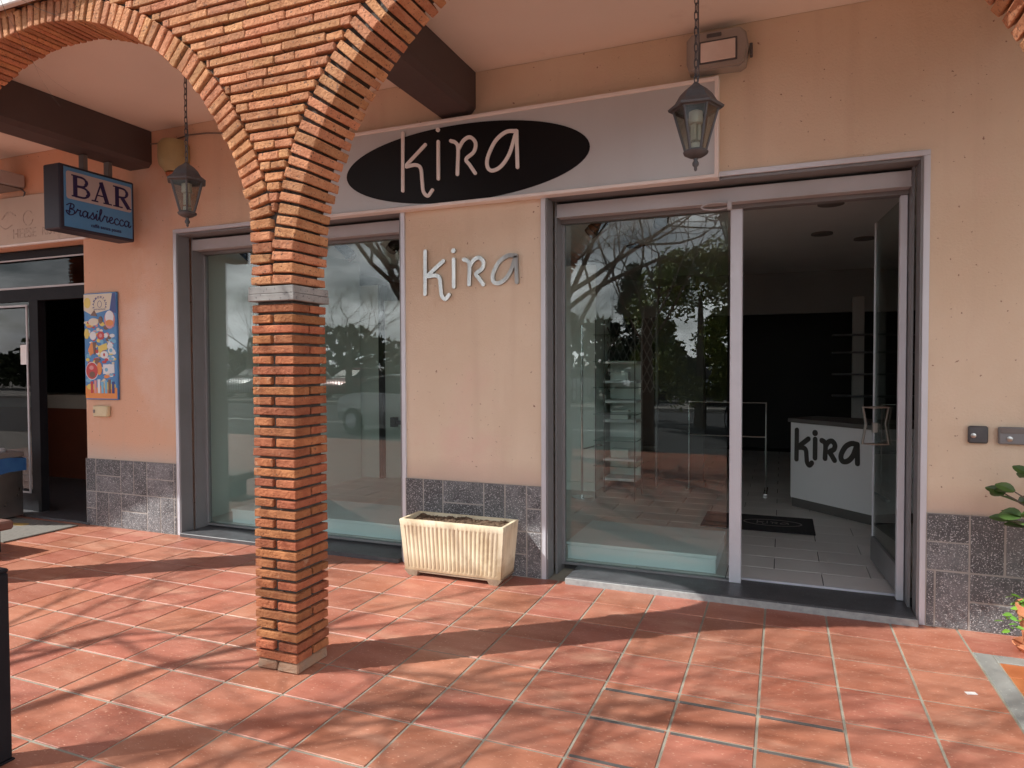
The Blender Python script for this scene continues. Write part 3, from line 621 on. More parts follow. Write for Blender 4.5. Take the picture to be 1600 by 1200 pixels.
PE('white', .83, .46, .09, .032, 6); PE('sky', .83, .46, .05, .018, 7); PE('white', .62, .42, .12, .035, 6); PE('red', .62, .42, .03, .016, 7)
PE('white', .23, .27, .20, .085, 5); PE('red', .23, .27, .185, .078, 6); PE('brown', .24, .235, .09, .03, 7); PE('pink', .22, .30, .07, .02, 7)
PP('white', [(.58, .24), (.58, .33), (.92, .33), (.92, .25)], 5); PE('sky', .68, .28, .05, .018, 6); PE('orange', .46, .29, .08, .06, 6)
for k, n in enumerate(['red', 'pink', 'white', 'sky', 'sky', 'brown', 'navy']): a = .18+k*.11; PP(n, [(a, .06), (a+.07, .06), (a+.075, .17+.01*(k % 3)), (a-.005, .17+.01*(k % 3))], 5)
allp = MB(); mi = []; names = list(pc)
for n, b_ in pq.items():
    if b_.v: allp.add(b_.v, b_.f); mi += [names.index(n)]*len(b_.f)
ap = allp.build('poster_print', [pc[n] for n in names], PO, recalc=False)
for p_, i_ in zip(ap.data.polygons, mi): p_.material_index = i_
for k, ch in enumerate('SAMMONTANA'):
    a = math.radians(196-k*23.5); X_ = px0+.50*pw+.082*math.cos(a); Z_ = pz0+.885*ph+.072*math.sin(a); ro = a-PI/2
    textmesh(ch, .030, lambda x, y, z, X_=X_, Z_=Z_, ro=ro: (X_+x*math.cos(ro)-y*math.sin(ro), -.0278-z, Z_+x*math.sin(ro)+y*math.cos(ro)), pc['navy'], 'print_letter', PO, .0003, bold=.0008)
textmesh("GELATI ALL'ITALIANA", .016, lambda x, y, z: (px0+.50*pw+x, -.0278-z, pz0+.845*ph+y), pc['navy'], 'print_tagline', PO, .0003)
f = MB(); f.ribbon([(px0+.5*pw+.026*math.cos(a), pz0+.893*ph+.030*math.sin(a)) for a in [2*PI*k/14-PI/2 for k in range(15)]], .004, WALL(-.0275), 0, .0006); f.build('print_emblem', pc['navy'], PO)

# ================================================================== small wall items
def walltag(name, label, cat, parts, loc=(0, 0, 0)):
    o = thing(name, label, cat, loc)
    for n, b_, M in parts: b_.build(n, M, o, 40)
    return o
b1 = MB(); b1.cbox(-6.800, -6.615, -.045, -.003, 1.015, 1.115, .008); b2 = MB(); b2.cbox(-6.790, -6.765, -.050, -.046, 1.05, 1.08, .002)
walltag('junction_box', 'small cream plastic box under the ice cream board', 'electrical box', [('box_cover', b1, m_plast), ('box_latch', b2, m_greyp)])
b1 = MB(); b1.cbox(.040, .132, -.030, -.003, 1.035, 1.130, .008); b2 = MB(); b2.lathe((.062, -.031, 1.078), [(.013, .002), (.013, -.004), (.006, -.006)], 14, True, 'y')
walltag('key_switch', 'small square dark key switch on the wall right of the door', 'switch', [('switch_plate', b1, m_iron), ('key_barrel', b2, m_steel)])
b1 = MB(); b1.cbox(.178, .345, -.034, -.003, 1.035, 1.128, .006); b2 = MB(); b2.lathe((.225, -.035, 1.065), [(.014, .002), (.014, -.004), (.006, -.006)], 14, True, 'y'); b3 = MB(); b3.cbox(.183, .338, -.0365, -.0345, 1.094, 1.122, .002)
walltag('doorbell_plate', 'wider grey metal bell plate at the right edge beside the small switch', 'doorbell', [('bell_plate', b1, m_alu2), ('button', b2, m_steel), ('name_strip', b3, m_greyp)])
# emergency floodlight
b1 = MB()
prof = [(-1.445, 3.255), (-1.46, 3.30), (-1.46, 3.44), (-1.43, 3.475), (-1.15, 3.475), (-1.115, 3.44), (-1.10, 3.36), (-1.12, 3.262), (-1.15, 3.245)]
b1.prism(prof, WALL(-.003), 0, .085); b1.prism([(x*.93-1.28*.07, z*.93+3.36*.07) for x, z in prof], WALL(-.088), 0, .018)
b2 = MB(); b2.cbox(-1.375, -1.175, -.116, -.1065, 3.290, 3.405, .003); b3 = MB(); b3.cbox(-1.34, -1.255, -.114, -.1065, 3.432, 3.455, .003); b5 = MB(); b5.cbox(-1.098, -1.080, -.07, -.02, 3.31, 3.38, .003); b4 = MB(); b4.cbox(-1.385, -1.165, -.110, -.1062, 3.280, 3.415, .003)
m_flood = mat('floodlight_plastic', (.36, .33, .30), (.30, .275, .25), 5, 4, .5)
walltag('wall_floodlight', 'grey emergency floodlight on the wall above the right end of the sign', 'wall light', [('housing', b1, m_flood), ('lens', b2, m_lens), ('clip', b3, m_iron), ('lens_rim', b4, m_iron), ('hinge', b5, m_iron)])
# alarm siren
b1 = MB(); b1.lathe((-5.71, -.07, 3.235), [(.045, .155), (.10, .145), (.125, .11), (.128, .0), (.118, -.06), (.085, -.10), (.075, -.115)], 24)
b2 = MB(); b2.lathe((-5.71, -.07, 3.235), [(.060, -.116), (.072, -.13), (.060, -.15), (.02, -.16)], 20); b3 = MB(); b3.box(-5.78, -5.64, -.03, -.003, 3.16, 3.34)
walltag('alarm_siren', 'old yellowish round alarm siren on the wall behind the left lantern', 'alarm siren', [('siren_body', b1, m_plast2), ('siren_lamp', b2, mat('amber_lens', (.30, .09, .03), None, rough=.3)), ('mount', b3, m_greyp)])
b1 = MB(); b1.tube([(-6.05, -.012, 3.42), (-5.9, -.012, 3.41), (-5.75, -.012, 3.425), (-5.6, -.012, 3.44), (-5.4, -.012, 3.43), (-5.25, -.012, 3.41), (-4.9, -.012, 3.42)], .006, 6); tag(b1.build('wall_cable', m_greyp, None, 40), 'thin grey cable running along the wall above the alarm siren', 'cable')
b1 = MB(); b1.cbox(-8.1, -7.72, -.32, -.01, 3.20, 3.33, .012); b2 = MB(); b2.cbox(-8.09, -7.73, -.31, -.02, 3.185, 3.198, .004); b3 = MB(); b3.tube([(-7.74, -.05, 3.20), (-7.70, -.03, 3.16), (-7.74, -.02, 3.10), (-7.75, -.01, 3.04)], .008, 6)
walltag('wall_heater_box', 'pale grey box lamp above the beige panel at the left edge', 'wall lamp', [('lamp_case', b1, m_white), ('lamp_cover', b2, m_greyp), ('lead', b3, m_iron)])

# ================================================================== LANTERNS
def lantern(label, loc):
    o = thing('hanging_lantern', label, 'lantern', loc, 0, 'hexagonal lanterns hung from the arcade ceiling')
    r = MB(); h6 = lambda rad, z, ph=PI/6: [(rad*math.cos(PI/3*k+ph), rad*math.sin(PI/3*k+ph), z) for k in range(6)]
    r.rings([h6(.128, .062), h6(.132, .072), h6(.098, .098), h6(.075, .135), h6(.052, .158), h6(.020, .180), h6(.010, .192)]); r.build('lantern_roof', m_iron, o)
    fr = MB(); top = h6(.104, .062); bot = h6(.048, -.135)
    for a, b in zip(top, bot): fr.tube([a, b], .0065, 5)
    for k in range(6): fr.tube([top[k], top[(k+1) % 6]], .006, 5); fr.tube([bot[k], bot[(k+1) % 6]], .006, 5)
    fr.build('lantern_frame', m_iron, o)
    gp = MB()
    for k in range(6):
        a, b, c_, d = [Vector(q) for q in (top[k], top[(k+1) % 6], bot[(k+1) % 6], bot[k])]; nrm = (b-a).cross(d-a).normalized()*.0012
        gp.add([a-nrm, b-nrm, c_-nrm, d-nrm, a+nrm, b+nrm, c_+nrm, d+nrm], [(0, 1, 2, 3), (7, 6, 5, 4), (0, 4, 5, 1), (2, 6, 7, 3), (1, 5, 6, 2), (3, 7, 4, 0)])
    gp.build('lantern_glass', m_lglass, o)
    bs = MB(); bs.lathe((0, 0, 0), [(.052, -.133), (.060, -.140), (.056, -.150), (.034, -.163), (.012, -.170), (.009, -.180), (.016, -.192), (.015, -.203), (.007, -.212), (.008, -.222), (.004, -.230)], 16); bs.build('lantern_base', m_iron, o, 50)
    bl = MB(); bl.lathe((0, 0, 0), [(.018, .058), (.032, .050), (.033, -.005), (.024, -.010)], 16)
    for sx_ in (-.012, .012):
        for sy_ in (-.009, .009): bl.tube([(sx_, sy_, -.008), (sx_, sy_, -.085)], .009, 8)
    bl.lathe((0, 0, 0), [(.026, -.100), (.026, -.130)], 14); bl.build('bulb', m_bulb, o, 50)
    ch = MB(); z = .19; k = 0; ztop = 3.532-loc[2]
    while z < ztop:
        pts = []
        for q in range(12):
            a = 2*PI*q/12; ox = .0085*math.cos(a); oz = .0175*math.sin(a)+(.006 if math.sin(a) > 0 else -.006)
            pts.append((ox, 0, z+.016+oz) if k % 2 == 0 else (0, ox, z+.016+oz))
        ch.tube(pts, .0028, 5, True); z += .0375; k += 1
    ch.tube([(.012, 0, .195), (.016, 0, .24), (.012, 0, .30), (.018, .004, .37), (.012, 0, .5), (.014, .002, .7), (.012, 0, ztop)], .0028, 5)
    ch.build('chain', m_iron, o)
    cp = MB(); cp.lathe((0, 0, ztop), [(.012, -.045), (.035, -.03), (.045, -.004), (.045, -.001)], 16); cp.build('ceiling_rose', m_iron, o, 50)
    return o
l1 = lantern('dark hexagonal hanging lantern in front of the right end of the fascia sign', (-1.297, -1.0, 2.628))
l1.rotation_euler.z = PI/6+.1
l2 = dup(l1, (-4.56, -1.0, 2.622), -.23, 'dark hexagonal hanging lantern seen through the left arch near the BAR sign', 'hexagonal lanterns hung from the arcade ceiling'); l2['category'] = 'lantern'

# ================================================================== PLANTER
PL = thing('concrete_planter', 'cream fluted rectangular planter full of dry soil against the pier', 'planter', (-2.995, -.155, 0))
p = MB(); hw, hd = .392, .138; zt_, zb_ = .400, .042; NF = 24
def ringp(hx, hy, z, flute):
    pts = []
    for side in range(4):
        n_ = NF*8 if side % 2 == 0 else 9*8
        for k in range(n_):
            t_ = k/n_; A_ = [(-hx, -hy), (hx, -hy), (hx, hy), (-hx, hy)][side]; B_ = [(hx, -hy), (hx, hy), (-hx, hy), (-hx, -hy)][side]
            x = A_[0]+(B_[0]-A_[0])*t_; y = A_[1]+(B_[1]-A_[1])*t_; nx_, ny_ = [(0, -1), (1, 0), (0, 1), (-1, 0)][side]
            e = min(t_, 1-t_); mg = .045 if side % 2 == 0 else .10
            dd = 0
            if flute and e > mg:
                ph_ = ((t_-mg)/(1-2*mg)*(22 if side % 2 == 0 else 7)) % 1; dd = -flute*(1-abs(math.sin(PI*ph_))**.7)
            pts.append((x+nx_*dd, y+ny_*dd, z))
    return pts
p.rings([ringp(hw-.030, hd-.022, zb_, 0), ringp(hw-.027, hd-.019, zb_+.018, .0), ringp(hw-.026, hd-.018, zb_+.024, .010), ringp(hw-.002, hd-.002, zt_-.050, .010), ringp(hw-.001, hd-.001, zt_-.043, 0), ringp(hw+.003, hd+.003, zt_-.006, 0), ringp(hw, hd, zt_, 0), ringp(hw-.020, hd-.020, zt_, 0), ringp(hw-.024, hd-.024, zt_-.045, 0)])
p.build('planter_body', m_concrete, PL, 40)
ft = MB()
for sx_ in (-1, 1):
    for sy_ in (-1, 1):
        cx_, cy_ = sx_*(hw-.085), sy_*(hd-.055)
        ft.rings([[(cx_+a*.030, cy_+b_*.028, 0) for a, b_ in ((-1, -1), (1, -1), (1, 1), (-1, 1))], [(cx_+sx_*.01+a*.055, cy_+b_*.036, .043) for a, b_ in ((-1, -1), (1, -1), (1, 1), (-1, 1))]])
ft.cbox(-hw+.04, hw-.04, -hd+.025, hd-.025, .026, .043, .004); ft.build('planter_foot', m_feet, PL)
so_ = MB(); nx, ny = 110, 40; vs = []; fs = []
for j in range(ny+1):
    for i in range(nx+1):
        x = -hw+.028+(2*hw-.056)*i/nx; y = -hd+.028+(2*hd-.056)*j/ny
        h = noise.fractal(Vector((x*14, y*14, 0)), 1., 2., 6)*.016+noise.noise(Vector((x*75, y*75, 3)))*.007
        vs.append((x, y, .372+h+.012*y/hd))
for j in range(ny):
    for i in range(nx): a = j*(nx+1)+i; fs.append((a, a+1, a+nx+2, a+nx+1))
so_.add(vs, fs)
for k in range(160):
    x, y = random.uniform(-hw+.04, hw-.04), random.uniform(-hd+.04, hd-.04); rr_ = random.uniform(.003, .009); so_.obox((x, y, .377+.012*y/hd), Vector((1, .3, .2)).normalized(), Vector((-.3, 1, 0)).normalized(), Zv, rr_, rr_*.8, rr_*.7, rr_*.35, rr_*.3)
so_.build('soil', m_soil, PL, 30, recalc=False)

# ================================================================== INTERIOR THINGS
def platform(label, x0, x1, y0, y1):
    o = thing('display_platform', label, 'platform', ((x0+x1)/2, (y0+y1)/2, .05), 0, 'low display platforms inside the windows'); a, b_ = (x1-x0)/2, (y1-y0)/2
    f = MB(); f.cbox(-a, a, -b_, b_, .101, .124, .003); f.build('platform_top', m_plat, o); f = MB(); f.cbox(-a+.006, a-.006, -b_+.006, b_-.006, 0.001, .100, .003); f.build('platform_base', m_plat, o)
platform('pale blue low platform behind the left display window', -5.56, -3.62, .36, 1.02)
platform('pale blue low platform behind the fixed pane beside the entrance', -2.372, -1.31, .36, 1.10)
# reception counter
CT = thing('reception_counter', 'white angled reception counter with dark kira lettering inside the entrance', 'counter', (0, 0, 0))
A_ = Vector((-.823, 2.966)); B_ = Vector((-.17, 2.30)); C_ = Vector((-.02, 2.42)); D_ = Vector((.55, 3.4)); 
poly = [(A_.x, A_.y), (B_.x, B_.y), (C_.x, C_.y), (.9, 2.9), (.9, 3.35), (.1, 3.0), (-.55, 3.35)]
TOPV = lambda x, y, d: (x, y, d)
f = MB(); f.prism(poly, TOPV, .14, .895); f.build('counter_body', m_counter, CT)
cen = Vector((.0, 3.0))
f = MB(); f.prism([(cen.x+(x-cen.x)*.985, cen.y+(y-cen.y)*.985) for x, y in poly], TOPV, .05, .139); f.build('plinth', m_plinth, CT)
f = MB(); f.prism([(cen.x+(x-cen.x)*1.035, cen.y+(y-cen.y)*1.035) for x, y in poly], TOPV, .896, .935); f.build('counter_top', m_plinth, CT)
fd = (B_-A_).normalized(); fl = (B_-A_).length; fnrm = Vector((-fd.y, fd.x))*-1
if fnrm.y > 0: fnrm = -fnrm
cf = lambda x, z, d: (A_.x+fd.x*x+fnrm.x*d, A_.y+fd.y*x+fnrm.y*d, z)
ks = fl*.76/(3.324-2.607)
kira(CT, m_letdark, lambda x, z: (fl*.085+(x+3.324)*ks, .515+(z-1.975)*ks*.95), cf, .048, .001, .010)
# door mat inside
DM = thing('black_doormat', 'black rubber doormat with embossed oval logo on the shop floor', 'doormat', (-1.10, 2.05, .051))
f = MB(); f.cbox(-.47, .46, -.32, .30, 0, .010, .003); f.build('mat_base', m_rubber, DM)
f = MB(); f.ribbon([(.12+.24*math.cos(a), .12*math.sin(a)) for a in [2*PI*k/28 for k in range(29)]], .010, lambda x, y, d: (x, y, d), .0102, .013, False, False)
f.build('mat_oval', m_greyp, DM); kira(DM, m_greyp, lambda x, z: (.12+(x+2.97)*.36, (z-2.13)*.36), lambda x, y, d: (x, y, .0102+d), .009, 0, .003)
# chrome & glass shelf unit
SU = thing('glass_shelf_unit', 'chrome and glass shelf tower seen through the pane beside the entrance', 'shelf unit', (-2.75, 2.9, .05))
f = MB()
for x, y in ((-.0, -.28), (.42, -.28), (.42, .1), (0, .1)): f.tube([(x, y, 0), (x, y, 1.93)], .006, 8)
f.buildeach('upright', m_plinth, SU, 40)
for z in (.35, .62, .9, 1.18, 1.46, 1.74):
    f = MB(); f.cbox(-.02, .44, -.30, .12, z, z+.008, .002); f.build('shelf', m_shelf, SU)
WR = thing('tall_white_cabinet', 'tall pale cabinet at the left behind the pane beside the entrance', 'cabinet', (-3.25, 3.2, .05))
f = MB(); f.cbox(-.35, .40, -.18, .5, .101, 2.55, .004); f.build('cabinet_body', m_icab, WR); f = MB(); f.cbox(-.35, .40, -.19, .49, 0, .10, .004); f.build('skirting', m_icab, WR)
RP = thing('display_pole', 'chrome garment pole with a short arm standing before the pale cabinet', 'garment rail', (-2.905, 2.64, .05))
f = MB(); f.tube([(0, 0, 0), (0, 0, 1.85)], .013, 10); f.build('pole', m_chrome, RP, 40); f = MB(); f.tube([(0, 0, .52), (.16, .12, .56)], .008, 8); f.cbox(.12, .2, .1, .14, .55, .57, .002); f.build('arm', m_chrome, RP, 40); f = MB(); f.lathe((0, 0, 0), [(.11, 0.001), (.11, .008), (.02, .012)], 20); f.build('foot', m_chrome, RP, 40)
GR = thing('garment_rack', 'low chrome clothes rail standing left of the reception counter', 'garment rail', (-1.35, 3.6, .05))
f = MB(); f.tube([(-.55, 0, 0), (-.55, 0, 1.0), (.28, 0, 1.0), (.28, 0, 0)], .010, 8); f.tube([(-.55, 0, .62), (.28, 0, .62)], .007, 8); f.build('rail_frame', m_chrome, GR, 40)
f = MB(); f.cbox(-.57, -.53, -.22, .22, 0, .03, .004); f.cbox(.26, .30, -.22, .22, 0, .03, .004); f.buildeach('foot', m_chrome, GR)
# panelled partition in the left room
PN = thing('interior_partition', 'grey panelled partition with dark edges behind the left display window', 'partition', (0, 0, 0))
f = MB(); f.cbox(-6.45, -5.66, 2.95, 3.05, .05, 2.5, .004); f.cbox(-5.60, -5.02, 3.0, 3.08, .05, 2.3, .004); f.buildeach('panel', m_icab, PN)
f = MB(); f.box(-5.655, -5.605, 2.94, 3.06, .05, 2.5); f.box(-5.0, -4.93, 2.96, 3.1, .05, 2.4); f.buildeach('dark_edge', m_idark, PN)
f = MB(); f.cbox(-5.45, -5.05, 2.93, 2.97, .74, .79, .003); f.cbox(-5.47, -5.40, 2.90, 2.99, .71, .83, .003); f.build('push_bar', m_iron, PN)
LP = thing('lattice_screen', 'grey diamond lattice screen hanging behind the glass shelves', 'screen', (-2.62, 3.55, .05))
f = MB()
for k in range(9):
    for sg in (-1, 1):
        x0 = -.32+.08*k
        zz = 1.10
        while zz < 1.98:
            f.obox((x0, .012*sg, zz+.09), Vector((.42*sg, 0, .9)).normalized(), Yv, Vector((.9, 0, -.42*sg)).normalized(), .098, .004, .006); zz += .178
f.build('lattice', m_plinth, LP); f = MB(); f.cbox(-.37, -.345, -.03, .03, 0, 2.1, .003); f.cbox(.345, .37, -.03, .03, 0, 2.1, .003); f.buildeach('side_post', m_alu2, LP)
WS = thing('white_shelf_stack', 'narrow stack of white shelves with small boxes behind the fixed pane', 'shelf unit', (-2.62, 3.2, .05))
f = MB(); f.cbox(-.16, .20, .20, .215, .1, 1.45, .003); f.build('shelf_back', m_icab, WS)
for k in range(7):
    f = MB(); f.cbox(-.17, .21, -.10, .198, .12+k*.22, .15+k*.22, .003); f.build('shelf', m_counter, WS)
    if k % 2: f = MB(); f.cbox(-.10, .10, -.02, .12, .151+k*.22, .25+k*.22, .004); f.build('shelf_box', m_icab, WS)
DW = thing('dark_display_wall', 'dark freestanding panel behind the glass shelves', 'panel', (0, 0, 0))
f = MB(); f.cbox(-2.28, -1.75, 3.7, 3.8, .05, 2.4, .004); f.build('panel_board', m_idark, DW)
f = MB(); f.cbox(-2.3, -1.73, 3.68, 3.82, .0505, .12, .003); f.build('panel_base', m_plinth, DW)
for k, (x, y, sxx) in enumerate(((-.28, 4.4, 'tall grey shelf post'), (-.05, 4.6, ''))):
    pass
SR = thing('wall_shelf_rack', 'dark shelf rack on a grey post behind the reception counter', 'shelf rack', (-.02, 4.3, .05))
f = MB(); f.cbox(-.14, -.02, 0, .1, 0, 2.2, .004); f.cbox(.12, .2, 0, .1, 0, 2.4, .004); f.buildeach('rack_post', m_iwall, SR); f = MB()
for z in (1.05, 1.3, 1.55, 1.75): f.cbox(-.35, .5, -.12, .14, z, z+.02, .003)
f.buildeach('rack_shelf', m_iron, SR)
# spotlights behind the glass
def spot(label, x, y, z, ang, proto=None):
    o = thing('track_spotlight', label, 'spotlight', (x, y, z), ang, 'black spotlights inside the window heads')
    f = MB(); f.cbox(-.08, .14, -.02, .02, -.03, -.002, .003); f.build('track_mount', m_black, o)
    f = MB(); f.tube([(0, 0, -.03), (0, 0, -.12)], .008, 8); f.build('stem', m_black, o)
    f = MB(); f.tube([(-.03, -.02, -.11), (.03, .05, -.17), (.055, .08, -.20)], [.035, .045, .052], 14); f.build('lamp_head', m_black, o, 40)
    f = MB(); f.tube([(.055, .08, -.20), (.075, .104, -.224)], [.050, .046], 14); f.build('lamp_rim', m_greyp, o, 40)
    return o
s0 = spot('black spotlight in the top left corner of the left display window', -5.50, .50, 2.64, -.9)
for lb, x, y, z, a in (('black spotlight just right of the brick pillar in the left display window', -4.44, .50, 2.64, .3), ('black spotlight at the top right corner of the left display window', -3.83, .5, 2.66, 2.0), ('black spotlight near the top left of the pane beside the entrance', -2.14, .6, 2.68, 2.2), ('black spotlight at the top middle of the pane beside the entrance', -1.68, .6, 2.72, 1.3)):
    o = dup(s0, (x, y, z), a, lb, 'black spotlights inside the window heads')

# ================================================================== mats, bin, rails outside
MT = thing('bar_doormat', 'grey doormat with a yellow print outside the bar door', 'doormat', (-7.68, -.42, .001))
f = MB(); f.cbox(-.74, .74, -.33, .32, 0, .012, .004); f.build('mat_base', m_matgrey, MT); f = MB(); f.ribbon([(-.55, .10), (-.3, .16), (0, .10), (.25, .14)], .09, lambda x, y, d: (x, y, d), .0122, .0135); f.build('mat_print', m_matyel, MT)
LB = thing('litter_bin', 'square litter bin with a blue bag liner outside the bar', 'bin', (-7.94, -.20, .0))
f = MB(); f.cbox(-.17, .17, -.14, .14, .03, .60, .008); f.build('bin_body', m_steel, LB); f = MB(); f.cbox(-.18, .18, -.15, .15, .60, .655, .008); f.build('bin_lid', m_greyp, LB)
f = MB(); f.rings([[(a*.19, b_*.16, z+random.uniform(-.02, .02)) for a, b_ in ((-1, -1), (-.3, -1.03), (.4, -1), (1, -1), (1.02, 0), (1, 1), (0, 1), (-1, 1))] for z in (.46, .52, .595)], False); f.build('bin_bag', m_blue, LB)
f = MB(); f.lathe((.03, 0, .655), [(.06, 0), (.065, .02), (.05, .035)], 14); f.build('ashtray', m_white, LB, 40)
RP2 = thing('railing_post', 'dark metal post with flat cap cut by the left picture edge', 'post', (-3.605, -2.80, 0))
f = MB(); f.cbox(-.045, .045, -.045, .045, .008, .705, .006); f.build('post_shaft', m_blackmetal, RP2); f = MB(); f.cbox(-.046, .046, -.046, .046, .705, .722, .006); f.build('post_cap', m_blackmetal, RP2); f = MB(); f.cbox(-.05, .05, -.05, .05, 0.001, .008, .002); f.build('post_base', m_blackmetal, RP2)
BE = thing('timber_bench', 'brown timber bench end at the left picture edge', 'bench', (-7.17, -1.06, 0))
f = MB(); f.cbox(-.64, .62, -.16, .16, .19, .262, .014); f.build('seat', m_wood, BE)
for a in (-.5, .48):
    f = MB(); f.cbox(a-.04, a+.04, -.12, .12, .001, .19, .006); f.build('leg', m_blackmetal, BE)
pp_ = MB(); pp_.box(-.022, .022, -.012, .012, 0.001, .003); po_ = pp_.build('paper_scrap', m_paper, None, loc=(-.115, -.852, 0), rotz=.3); tag(po_, 'tiny white paper scrap lying on the tiles at the right', 'litter')

# ================================================================== POTS
def leafblade(mb, base, d, ln, wd, droop=.3, n=5):
    d = Vector(d).normalized(); sd_ = d.cross(Zv).normalized() if abs(d.z) < .95 else Xv; up = sd_.cross(d).normalized(); ro_ = random.uniform(-1.25, 1.25); sd_, up = sd_*math.cos(ro_)+up*math.sin(ro_), up*math.cos(ro_)-sd_*math.sin(ro_); L1, R1, C1 = [], [], []
    for k in range(n+1):
        t_ = k/n; p_ = Vector(base)+d*ln*t_-Zv*droop*ln*t_*t_; w_ = wd*math.sin(PI*min(t_*.92+.06, 1))**.7
        C1.append(p_-up*w_*.15); L1.append(p_+sd_*w_/2); R1.append(p_-sd_*w_/2)
    vs = L1+C1+R1; F = []
    for k in range(n): F += [(k, k+1, n+1+k+1, n+1+k), (n+1+k, n+2+k, 2*n+2+k+1, 2*n+2+k)]
    mb.add(vs, F)
def pot(o, h, r0, r1):
    f = MB(); f.lathe((0, 0, 0), [(.0, .012), (r0, .012), (r1*.95, h*.78), (r1, h*.80), (r1*1.03, h), (r1*.93, h), (r1*.88, h*.88), (0, h*.87)], 28, False); f.build('pot_body', m_terra, o, 35)
    f = MB(); f.lathe((0, 0, 0), [(0, .001), (r1*.9, .001), (r1*1.12, .030), (r1*1.07, .032), (r1*.86, .008), (0, .008)], 28, False); f.build('saucer', m_terra, o, 35)
    f = MB(); f.lathe((0, 0, 0), [(r1*.86, h*.885), (0.001, h*.90)], 20, False); f.build('pot_soil', m_soil, o, recalc=False)
P1 = thing('small_potted_plant', 'terracotta pot with bright green trailing plant at the right edge', 'potted plant', (.345, -.215, 0))
pot(P1, .235, .085, .125)
f = MB()
for k in range(26):
    a = random.uniform(0, 2*PI); rr_ = random.uniform(.02, .10); b0 = Vector((rr_*math.cos(a), rr_*math.sin(a), .21)); d = Vector((math.cos(a), math.sin(a), random.uniform(.2, 1.4))).normalized()
    tip = b0+d*random.uniform(.05, .12)
    for q in range(5): leafblade(f, b0.lerp(tip, .3+.14*q), Vector((math.cos(a+q*2.4), math.sin(a+q*2.4), random.uniform(-.3, .6))), random.uniform(.03, .055), .02, .3, 3)
for (a, dz) in ((PI*1.02, -.02), (PI*1.12, -.05)):
    for q in range(7): leafblade(f, Vector((math.cos(a)*(.11+q*.012), math.sin(a)*(.11+q*.012), .235+dz-q*.012)), Vector((math.cos(a+q*2.1), math.sin(a+q*2.1), .2)), .045, .022, .3, 3)
f.build('foliage', m_leaf2, P1, recalc=False)
P2 = thing('tall_potted_shrub', 'glossy broad leaved shrub reaching in at the right edge above the small pot', 'potted plant', (.52, -.42, 0))
pot(P2, .34, .13, .18)
st = MB(); lf = MB(); tops = []
for k, (dx_, dy_, z1) in enumerate(((-.30, .20, .76), (-.22, .16, .93), (-.33, .16, .82), (-.10, .02, 1.05), (.15, -.1, .95), (.05, .15, .85), (-.20, .06, .60), (-.12, .2, .70), (-.36, .20, .80), (-.30, .15, .70), (-.26, .20, .90), (-.33, .22, .66), (-.22, .10, .80))):
    p0 = Vector((0, 0, .3)); p2 = Vector((dx_, dy_, z1)); p1 = (p0+p2)/2+Vector((-dx_*.2, -dy_*.2, .12)); pts = [p0*(1-t_)**2+p1*2*t_*(1-t_)+p2*t_*t_ for t_ in [q/8 for q in range(9)]]
    st.tube(pts, [.008-.0006*q for q in range(9)], 6)
    for q in range(3, 9):
        a = q*2.4+k; leafblade(lf, pts[q], Vector((math.cos(a), math.sin(a), .35)), random.uniform(.075, .11), random.uniform(.056, .072), .35)
    leafblade(lf, pts[8], (pts[8]-pts[6]), .10, .05, .3)
st.build('stem', m_bark, P2); lf.build('foliage', m_leaf, P2, recalc=False)

# ================================================================== STREET BEHIND THE CAMERA (seen in the glass, casts the branch shadows)
def limb(mb, tips, p, d, ln, r, lv, rnd, upw=.10):
    n = 4; pts = [p]; rr_ = [r]
    for k in range(n):
        d = (d+Vector((rnd.uniform(-.22, .22), rnd.uniform(-.22, .22), rnd.uniform(-.12, .22)+upw*.5))).normalized(); p = p+d*ln/n; pts.append(p); rr_.append(r*(1-.42*(k+1)/n))
    mb.tube(pts, rr_, 7 if lv < 2 else (5 if lv < 3 else 3), cap=False)
    if lv == 0 or lv < 6:
        nb = rnd.choice((3, 4, 4)) if lv < 4 else 3
        for q in range(nb):
            j = rnd.choice((2, 3, 4)) if q else 4
            a = rnd.uniform(0, 2*PI); o = d.orthogonal().normalized(); sd_ = (o*math.cos(a)+d.cross(o)*math.sin(a)); nd = (d*rnd.uniform(.6, 1.0)+sd_*rnd.uniform(.5, .95)).normalized()
            limb(mb, tips, pts[j], nd, ln*rnd.uniform(.58, .76), rr_[j]*rnd.uniform(.60, .77), lv+1, rnd, upw)
    else: tips.append(p)
def bare_tree(loc, ht, label, seed, rt=.16, nl=5, lr=.20):
    rnd = random.Random(seed); o = thing('bare_tree', label, 'tree', loc, 0, 'bare trees across the street'); tips = []
    tr = MB(); tr.tube([(0, 0, -.1), (.02, .01, ht*.14), (.0, .03, ht*.28), (.04, .0, ht*.36)], [rt*1.25, rt, rt*.85, rt*.75], 10); tr.build('trunk', m_bark, o)
    cr = MB(); b0 = Vector((.04, 0, ht*.35))
    for k in range(nl): a = k*2*PI/nl+rnd.uniform(-.3, .3); limb(cr, tips, b0-Vector((0, 0, rnd.uniform(0, .12)*ht)), Vector((math.cos(a), math.sin(a), rnd.uniform(.45, 1.2))).normalized(), ht*.25, rt*lr, 1, rnd)
    cr.build('crown', m_bark, o, recalc=False); return o
bare_tree((-6.9, -5.55, -.15), 9.2, 'leafless street tree close to the arcade whose branches shade the tiles', 5, .17, 10, .28)
bare_tree((-4.3, -5.7, -.15), 8.2, 'second leafless street tree close to the arcade hidden behind the rendered pier in the glass', 31, .16, 11, .28)
bare_tree((-3.3, -7.9, -.15), 7.6, 'leafless street tree reflected at the top of the pane beside the entrance', 12, .13)
